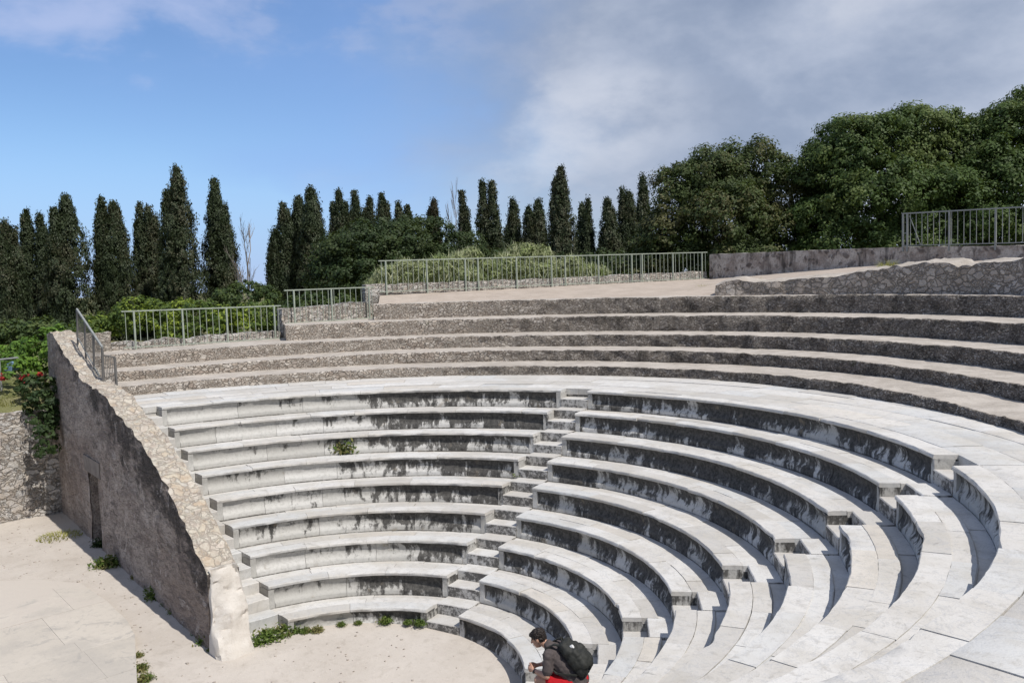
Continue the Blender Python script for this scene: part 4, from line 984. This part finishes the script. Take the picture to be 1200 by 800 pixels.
p = onz(10, 470, 3.3); b = ground_at(6, 26.0, 2.95); blades(b, 1500, .6, 1.2, .012, L_YEL, 'dry yellow grass on the bank above the stone wall', 'grass_bank', 'grass', None, .9)

# ------------------------------------------------------------------ person sitting on the second row
def capsule(mb, a, b, ra, rb, n=14, k=5):
    a, b = Vector(a), Vector(b); d = (b - a); L = d.length; d = d / L if L > 1e-6 else Vector((0, 0, 1)); u = d.orthogonal().normalized(); w = d.cross(u); rings = []
    for i in range(k + 1):
        t = -PI / 2 + PI / 2 * i / k; rings.append((a + d * (ra * math.sin(t)), max(ra * math.cos(t), 1e-4)))
    for i in range(k + 1):
        t = PI / 2 * i / k; rings.append((b + d * (rb * math.sin(t)), max(rb * math.cos(t), 1e-4)))
    vs = [p + u * (r * math.cos(2 * PI * j / n)) + w * (r * math.sin(2 * PI * j / n)) for p, r in rings for j in range(n)]; m = len(rings)
    fs = [(i * n + j, i * n + (j + 1) % n, (i + 1) * n + (j + 1) % n, (i + 1) * n + j) for i in range(m - 1) for j in range(n)]
    fs += [tuple(range(n))[::-1], tuple(range((m - 1) * n, m * n))]; mb.add(vs, fs)
def ellipsoid(mb, c, r, axes=None, n=18, k=12, noise_=0, ns=20):
    A = Matrix.Identity(3) if axes is None else Matrix(axes).transposed(); c = Vector(c); vs = []
    for i in range(k + 1):
        t = -PI / 2 + PI * i / k
        for j in range(n):
            q = Vector((math.cos(t) * math.cos(2 * PI * j / n), math.cos(t) * math.sin(2 * PI * j / n), math.sin(t)))
            if i in (0, k): q = Vector((math.cos(2 * PI * j / n) * .01, math.sin(2 * PI * j / n) * .01, q.z))
            f = 1 + noise_ * mnoise.noise(q * ns * .15)
            vs.append(c + A @ Vector((q.x * r[0] * f, q.y * r[1] * f, q.z * r[2] * f)))
    fs = [(i * n + j, i * n + (j + 1) % n, (i + 1) * n + (j + 1) % n, (i + 1) * n + j) for i in range(k) for j in range(n)]
    fs += [tuple(range(n))[::-1], tuple(range(k * n, (k + 1) * n))]; mb.add(vs, fs)
def fuse(mb, name, mat, parent, vox, sm=3, disp=None):
    """melt the overlapping shapes into one continuous skin"""
    me = mb.mesh(name); o = bpy.data.objects.new(name + '_tmp', me); COL.objects.link(o)
    r = o.modifiers.new('r', 'REMESH'); r.mode = 'VOXEL'; r.voxel_size = vox
    s = o.modifiers.new('s', 'SMOOTH'); s.factor = .5; s.iterations = sm
    dg = bpy.context.evaluated_depsgraph_get(); me2 = bpy.data.meshes.new_from_object(o.evaluated_get(dg)); me2.name = name
    bpy.data.objects.remove(o); bpy.data.meshes.remove(me)
    if disp:
        for v in me2.vertices: v.co = v.co + v.normal * disp(v.co)
    return link(name, me2, mat, parent, 180)
SKIN = mat_simple('skin', (.46, .27, .19), (.38, .21, .145), 12, .55, .1, .35, .003)
SHIRT = mat_simple('dark_grey_cotton', (.088, .074, .072), (.066, .056, .056), 30, .95, .3, .1, .004)
SHORTS = mat_simple('red_cloth', (.46, .012, .018), (.36, .01, .016), 20, .85, .2, .2, .004)
HAIR = mat_simple('dark_hair', (.022, .015, .012), (.012, .009, .008), 60, .6, .8, .35, .006)
PACK = mat_simple('dark_green_nylon', (.026, .027, .024), (.016, .017, .015), 25, .7, .3, .3, .004)
SHOE = mat_simple('shoe_fabric', (.07, .07, .075), (.05, .05, .05), 20, .8, .2)
PS = np.array([3.456, 1.705, ZK(2) - .002]); FX = Vector((-.897, -.442, 0)).normalized(); prz = math.atan2(FX.y, FX.x)
hF = Vector((.90, .0, -.43)).normalized(); hU = Vector((.43, 0, .90)).normalized(); hL = Vector((0, 1, 0)); hc = Vector((.565, 0, .645))
def body_shapes(mb, inf=0, head=True):
    ellipsoid(mb, (0, 0, .125), (.15 + inf, .175 + inf, .125 + inf * .5))
    capsule(mb, (0, .05, .15), (.15, .05, .31), .125 + inf, .125 + inf); capsule(mb, (0, -.05, .15), (.15, -.05, .31), .125 + inf, .125 + inf)
    capsule(mb, (.13, .06, .29), (.29, .07, .43), .125 + inf, .115 + inf); capsule(mb, (.13, -.06, .29), (.29, -.07, .43), .125 + inf, .115 + inf)
    capsule(mb, (.335, .155, .485), (.335, -.155, .485), .075 + inf, .075 + inf)
    capsule(mb, (.31, .09, .47), (.42, 0, .565), .07 + inf, .055 + inf); capsule(mb, (.31, -.09, .47), (.42, 0, .565), .07 + inf, .055 + inf)
bm_ = MB(); body_shapes(bm_)
capsule(bm_, (.36, 0, .52), (.50, 0, .60), .066, .058)
ellipsoid(bm_, hc + hU * .02 - hF * .01, (.105, .082, .10), (hF, hL, hU)); ellipsoid(bm_, hc + hF * .03 - hU * .045, (.075, .066, .085), (hF, hL, hU)); ellipsoid(bm_, hc + hF * .062 - hU * .10, (.034, .036, .026), (hF, hL, hU))
capsule(bm_, hc + hF * .098 + hU * .01, hc + hF * .124 - hU * .03, .010, .016); capsule(bm_, hc + hF * .096 - hU * .066 + hL * .02, hc + hF * .096 - hU * .066 - hL * .02, .010, .010)
for sgn in (1, -1):
    ellipsoid(bm_, hc + hL * (.084 * sgn) - hU * .015 - hF * .012, (.022, .010, .032), (hF, hL, hU)); capsule(bm_, hc + hF * .088 + hU * .022 + hL * (.015 * sgn), hc + hF * .078 + hU * .024 + hL * (.05 * sgn), .010, .009)
    sh, el, wr_, pc = Vector((.345, .18 * sgn, .49)), Vector((.34, .265 * sgn, .235)), Vector((.60, .105 * sgn, .205)), Vector((.655, .055 * sgn, .20))
    capsule(bm_, sh, sh.lerp(el, .5), .058, .05); capsule(bm_, sh.lerp(el, .5), el, .05, .040); capsule(bm_, el, el.lerp(wr_, .35), .042, .043); capsule(bm_, el.lerp(wr_, .35), wr_, .043, .027)
    capsule(bm_, wr_, pc, .026, .030); ellipsoid(bm_, pc + Vector((.012, 0, 0)), (.045, .022, .045))
    dz = 0 if sgn > 0 else -.0105
    for i in range(4):
        L = [.9, 1., .96, .78][i]; z = .232 - .021 * i + dz
        pts = [Vector((.675, .045 * sgn, z)), Vector((.675 + .045 * L, .012 * sgn, z - .004)), Vector((.68 + .04 * L, -.022 * sgn * L, z - .010)), Vector((.665 + .03 * L, -.044 * sgn * L, z - .014))]
        for p, q, ra, rb in zip(pts, pts[1:], (.0105, .0098, .0090), (.0098, .0090, .0078)): capsule(bm_, p, q, ra, rb, 8, 3)
    pts = [Vector((.635, .062 * sgn, .226)), Vector((.672, .036 * sgn, .262 + dz)), Vector((.708, .010 * sgn, .262 + dz))]
    capsule(bm_, pts[0], pts[1], .015, .012, 8, 3); capsule(bm_, pts[1], pts[2], .012, .009, 8, 3)
    hp, kn, an = Vector((.03, .095 * sgn, .112)), Vector((.50, .195 * sgn, .125)), Vector((.455, .185 * sgn, -.33))
    capsule(bm_, hp, hp.lerp(kn, .5), .098, .083); capsule(bm_, hp.lerp(kn, .5), kn, .083, .062); capsule(bm_, kn, kn.lerp(an, .35), .060, .060); capsule(bm_, kn.lerp(an, .35), an, .060, .038)
    capsule(bm_, an, (.44, .185 * sgn, -.37), .038, .040); capsule(bm_, (.44, .185 * sgn, -.385), (.62, .20 * sgn, -.395), .034, .026)
person = fuse(bm_, 'person', SKIN, None, .0065, 2)
person.location = PS; person.rotation_euler = (0, 0, prz)
tag(person, 'seated person in dark grey t-shirt and red shorts, leaning forward with hands clasped', 'person')
sm_ = MB(); body_shapes(sm_, .017)
capsule(sm_, (-.07, .07, .12), (-.06, -.07, .12), .10, .10); capsule(sm_, (-.05, .10, .07), (-.05, -.10, .07), .075, .075)
for sgn in (1, -1):
    sh, el = Vector((.345, .18 * sgn, .49)), Vector((.34, .265 * sgn, .235)); capsule(sm_, sh, sh.lerp(el, .72), .079, .076)
wrk = lambda s, am: (lambda co: am * (abs(mnoise.noise(co * s)) - .2) + am * .7 * mnoise.noise(Vector((co.x * s * 1.7, co.y * s * .6, co.z * s * 2.2))))
fuse(sm_, 'tshirt', SHIRT, person, .009, 3, wrk(9, .014))
hm = MB(); 
for sgn in (1, -1):
    hp, kn = Vector((.03, .095 * sgn, .112)), Vector((.50, .195 * sgn, .125)); capsule(hm, hp, hp.lerp(kn, .62), .118, .106)
ellipsoid(hm, (0, 0, .122), (.168, .195, .122)); fuse(hm, 'shorts', SHORTS, person, .009, 3, wrk(10, .012))
hm = MB(); ellipsoid(hm, hc + hU * .042 - hF * .022, (.112, .092, .095), (hF, hL, hU), 22, 16, .1, 40); ellipsoid(hm, hc + hU * .0 - hF * .055, (.068, .080, .075), (hF, hL, hU), 22, 16, .1, 40); capsule(hm, hc + hF * .058 + hU * .082 + hL * .042, hc + hF * .058 + hU * .082 - hL * .042, .028, .028); ellipsoid(hm, hc - hF * .055 - hU * .035, (.05, .066, .06), (hF, hL, hU))
for sgn in (1, -1): capsule(hm, hc + hL * (.078 * sgn) + hU * .03 + hF * .01, hc + hL * (.080 * sgn) + hU * .0 + hF * .012, .014, .008)
fuse(hm, 'hair', HAIR, person, .007, 1, lambda co: .013 * mnoise.noise(co * 45) + .009 * mnoise.noise(co * 95))
hm = MB()
for sgn in (1, -1): ellipsoid(hm, hc + hF * .094 + hU * .008 + hL * (.034 * sgn), (.008, .013, .007), (hF, hL, hU), 10, 8)
hm.build('eyes', mat_simple('eye_dark', (.03, .02, .015), None, 5, .3, 0), person, 180)
for sgn in (1, -1):
    hm = MB(); capsule(hm, (.43, .185 * sgn, -.385), (.63, .20 * sgn, -.390), .047, .038); capsule(hm, (.45, .185 * sgn, -.36), (.44, .185 * sgn, -.33), .046, .046); hm.box((.53, .192 * sgn, -.412), (.32, .095, .03), .07 * sgn)
    fuse(hm, 'shoe', SHOE, person, .009, 2)
hm = MB(); w0, w1 = Vector((.34, .265, .235)), Vector((.60, .105, .205)); d = (w1 - w0).normalized(); hm.tube(w1 - d * .045, w1 - d * .018, .0335, .0325, 14); q = w1 - d * .031; hm.tube(q + Vector((.01, .03, .0)), q + Vector((.014, .042, 0)), .018, .018, 12)
hm.build('wristwatch', mat_simple('black_rubber', (.02, .02, .02), None, 5, .4, .1), person, 40)
# backpack
bp = tag(empty('backpack', tuple(PS), prz), 'black rucksack worn on the back of the seated person', 'backpack')
tx = Vector((.62, 0, .785)).normalized(); nx = Vector((-.785, 0, .62)).normalized(); ly = Vector((0, 1, 0)); c0 = Vector((.125, 0, .375))
def bpt(a, b, c): return c0 + tx * a + ly * b + nx * c
hm = MB()
for a, r, o_ in ((-.19, .095, .14), (-.10, .106, .15), (.0, .108, .15), (.10, .10, .14), (.19, .078, .115)):
    capsule(hm, bpt(a, .085, o_), bpt(a, -.085, o_), r, r)
capsule(hm, bpt(-.15, .1, .22), bpt(.05, .1, .22), .07, .06); capsule(hm, bpt(-.15, -.1, .22), bpt(.05, -.1, .22), .07, .06); ellipsoid(hm, bpt(-.10, 0, .255), (.14, .12, .06), (tx, ly, nx))
fuse(hm, 'bag', PACK, bp, .011, 3, lambda co: .012 * mnoise.noise(co * 11) + .006 * mnoise.noise(co * 27))
for sgn in (1, -1):
    hm = MB(); path = [bpt(.24, .09 * sgn, .10), bpt(.30, .115 * sgn, .04), Vector((.40, .125 * sgn, .565)), Vector((.435, .13 * sgn, .49)), Vector((.37, .165 * sgn, .36)), Vector((.22, .20 * sgn, .27)), bpt(-.2, .17 * sgn, .09)]
    for p, q in zip(path, path[1:]): hm.bar(p, q, .05, .016)
    hm.build('shoulder_strap', PACK, bp)
hm = MB(); path = [bpt(.265, .03, .12), bpt(.31, .02, .13), bpt(.31, -.02, .13), bpt(.265, -.03, .12)]
for p, q in zip(path, path[1:]): hm.tube(p, q, .009)
hm.build('carry_handle', PACK, bp)
hm = MB(); pts = [bpt(.165 + .028 * math.sin(t), .085 + .020 * math.cos(t), .228) for t in np.linspace(0, 2 * PI, 12, endpoint=False)]
hm.tube(bpt(.135, .075, .205), bpt(.135, .075, .243), .030, .027, 12); hm.build('emblem', mat_simple('white_print', (.7, .7, .7), None, 5, .6, 0), bp)

# ------------------------------------------------------------------ sky, sun, camera
SUN_AZ, SUN_EL = R_(83), R_(57)
w = T('World', True); scn.world = w.m
d = w.n('ShaderNodeTexCoord').outputs['Generated']; s = w.sep(d)
sky = w.n('ShaderNodeTexSky', sky_type='NISHITA', sun_disc=False, sun_elevation=SUN_EL, sun_rotation=SUN_AZ, altitude=20, air_density=1.0, dust_density=.0, ozone_density=3.5).outputs[0]
az = w.math('MULTIPLY', w.math('ARCTAN2', s[0], s[1]), 180 / PI); el = w.math('MULTIPLY', w.math('ARCSINE', s[2]), 180 / PI)
V = w.map(d, (1, 1, 1.5))
n1 = w.noise(V, 2.6, 7, .55, .3); n2 = w.noise(w.map(d, (1, 1, 1.9), (3, 1, 2)), 5.0, 7, .56, .1); n3 = w.noise(w.map(d, (1, 1, 2.4), (7, 2, 5)), 3.2, 6, .58, .3)
edge = w.math('ADD', az, w.math('MULTIPLY', w.math('SUBTRACT', n2, .5), 20))
bank = w.rng(w.math('ADD', edge, w.math('MULTIPLY', el, .45)), -57, -37)              # the grey bank of cloud to the north
veil = w.math('MULTIPLY', w.rng(edge, -80, -46), w.rng(n3, .3, .65, .4, .85))                                    # thin veil before it
high = w.math('MULTIPLY', w.rng(w.math('ADD', el, w.math('MULTIPLY', w.math('SUBTRACT', n3, .5), 30)), 9.5, 17.), w.rng(n2, .34, .62))
low = w.rng(el, 0, 10, .8, 0)                                                              # pale air low over the land
cover = w.math('MAXIMUM', w.math('MAXIMUM', w.math('MAXIMUM', bank, veil), low), w.math('MULTIPLY', high, .72))
tone = w.math('ADD', w.math('MULTIPLY', n1, .55), w.math('MULTIPLY', n2, .5))
grey = w.ramp(tone, [(.38, (.20, .255, .37)), (.48, (.29, .345, .46)), (.56, (.40, .45, .56)), (.66, (.56, .59, .67))])
thin = w.mix(.5, grey, (.46, .55, .78))
cc = w.mix(bank, w.mix(w.rng(high, .1, .5), w.mix(w.rng(edge, -62, -48), (.25, .40, .76), thin), (.45, .52, .75)), grey)
def blob(a, e, ra, re, vec=None):
    da = w.math('DIVIDE', w.math('SUBTRACT', edge, a), ra); de = w.math('DIVIDE', w.math('SUBTRACT', w.math('ADD', el, w.math('MULTIPLY', w.math('SUBTRACT', n3, .5), 7)), e), re)
    return w.rng(w.math('ADD', w.math('MULTIPLY', da, da), w.math('MULTIPLY', de, de)), .0, 1.6, 1, 0)
cum = w.math('MULTIPLY', blob(-43.5, 9.5, 6.5, 3.3), w.rng(n2, .34, .62, .2, 1))
cover = w.math('MAXIMUM', cover, w.math('MULTIPLY', cum, .75)); cc = w.mix(w.math('MULTIPLY', cum, .75), cc, (.60, .63, .71))
bgs = w.n('ShaderNodeBackground', {'Color': w.mix(1., sky, (.90, 1.0, 1.15), 'MULTIPLY'), 'Strength': .10}); bgc = w.n('ShaderNodeBackground', {'Color': cc, 'Strength': 1.})
w.n('ShaderNodeOutputWorld', {'Surface': w.n('ShaderNodeMixShader', {0: w.math('MULTIPLY', cover, .94), 1: bgs.outputs[0], 2: bgc.outputs[0]}).outputs[0]})
L = bpy.data.lights.new('sun', 'SUN'); L.energy = 4.1; L.angle = R_(.53); L.color = (1., .955, .89)
so = bpy.data.objects.new('sun', L); COL.objects.link(so)
sd = Vector((math.sin(SUN_AZ) * math.cos(SUN_EL), math.cos(SUN_AZ) * math.cos(SUN_EL), math.sin(SUN_EL))); so.rotation_euler = sd.to_track_quat('Z', 'Y').to_euler(); so.location = sd * 60
cd = bpy.data.cameras.new('camera'); cam = bpy.data.objects.new('camera', cd); COL.objects.link(cam); scn.camera = cam
cd.sensor_width = 36; cd.lens = FPX / 1200 * 36; cd.clip_start = .1; cd.clip_end = 3000
M4 = Matrix((( CR[0], CU[0], -CF[0], CAM[0]), (CR[1], CU[1], -CF[1], CAM[1]), (CR[2], CU[2], -CF[2], CAM[2]), (0, 0, 0, 1))); cam.matrix_world = M4
scn.view_settings.view_transform = 'Standard'; scn.view_settings.look = 'None'; scn.view_settings.exposure = .2; scn.view_settings.gamma = 1; scn.view_settings.use_curve_mapping = False
scn.cycles.use_denoising = True; scn.cycles.max_bounces = 6; scn.cycles.diffuse_bounces = 3
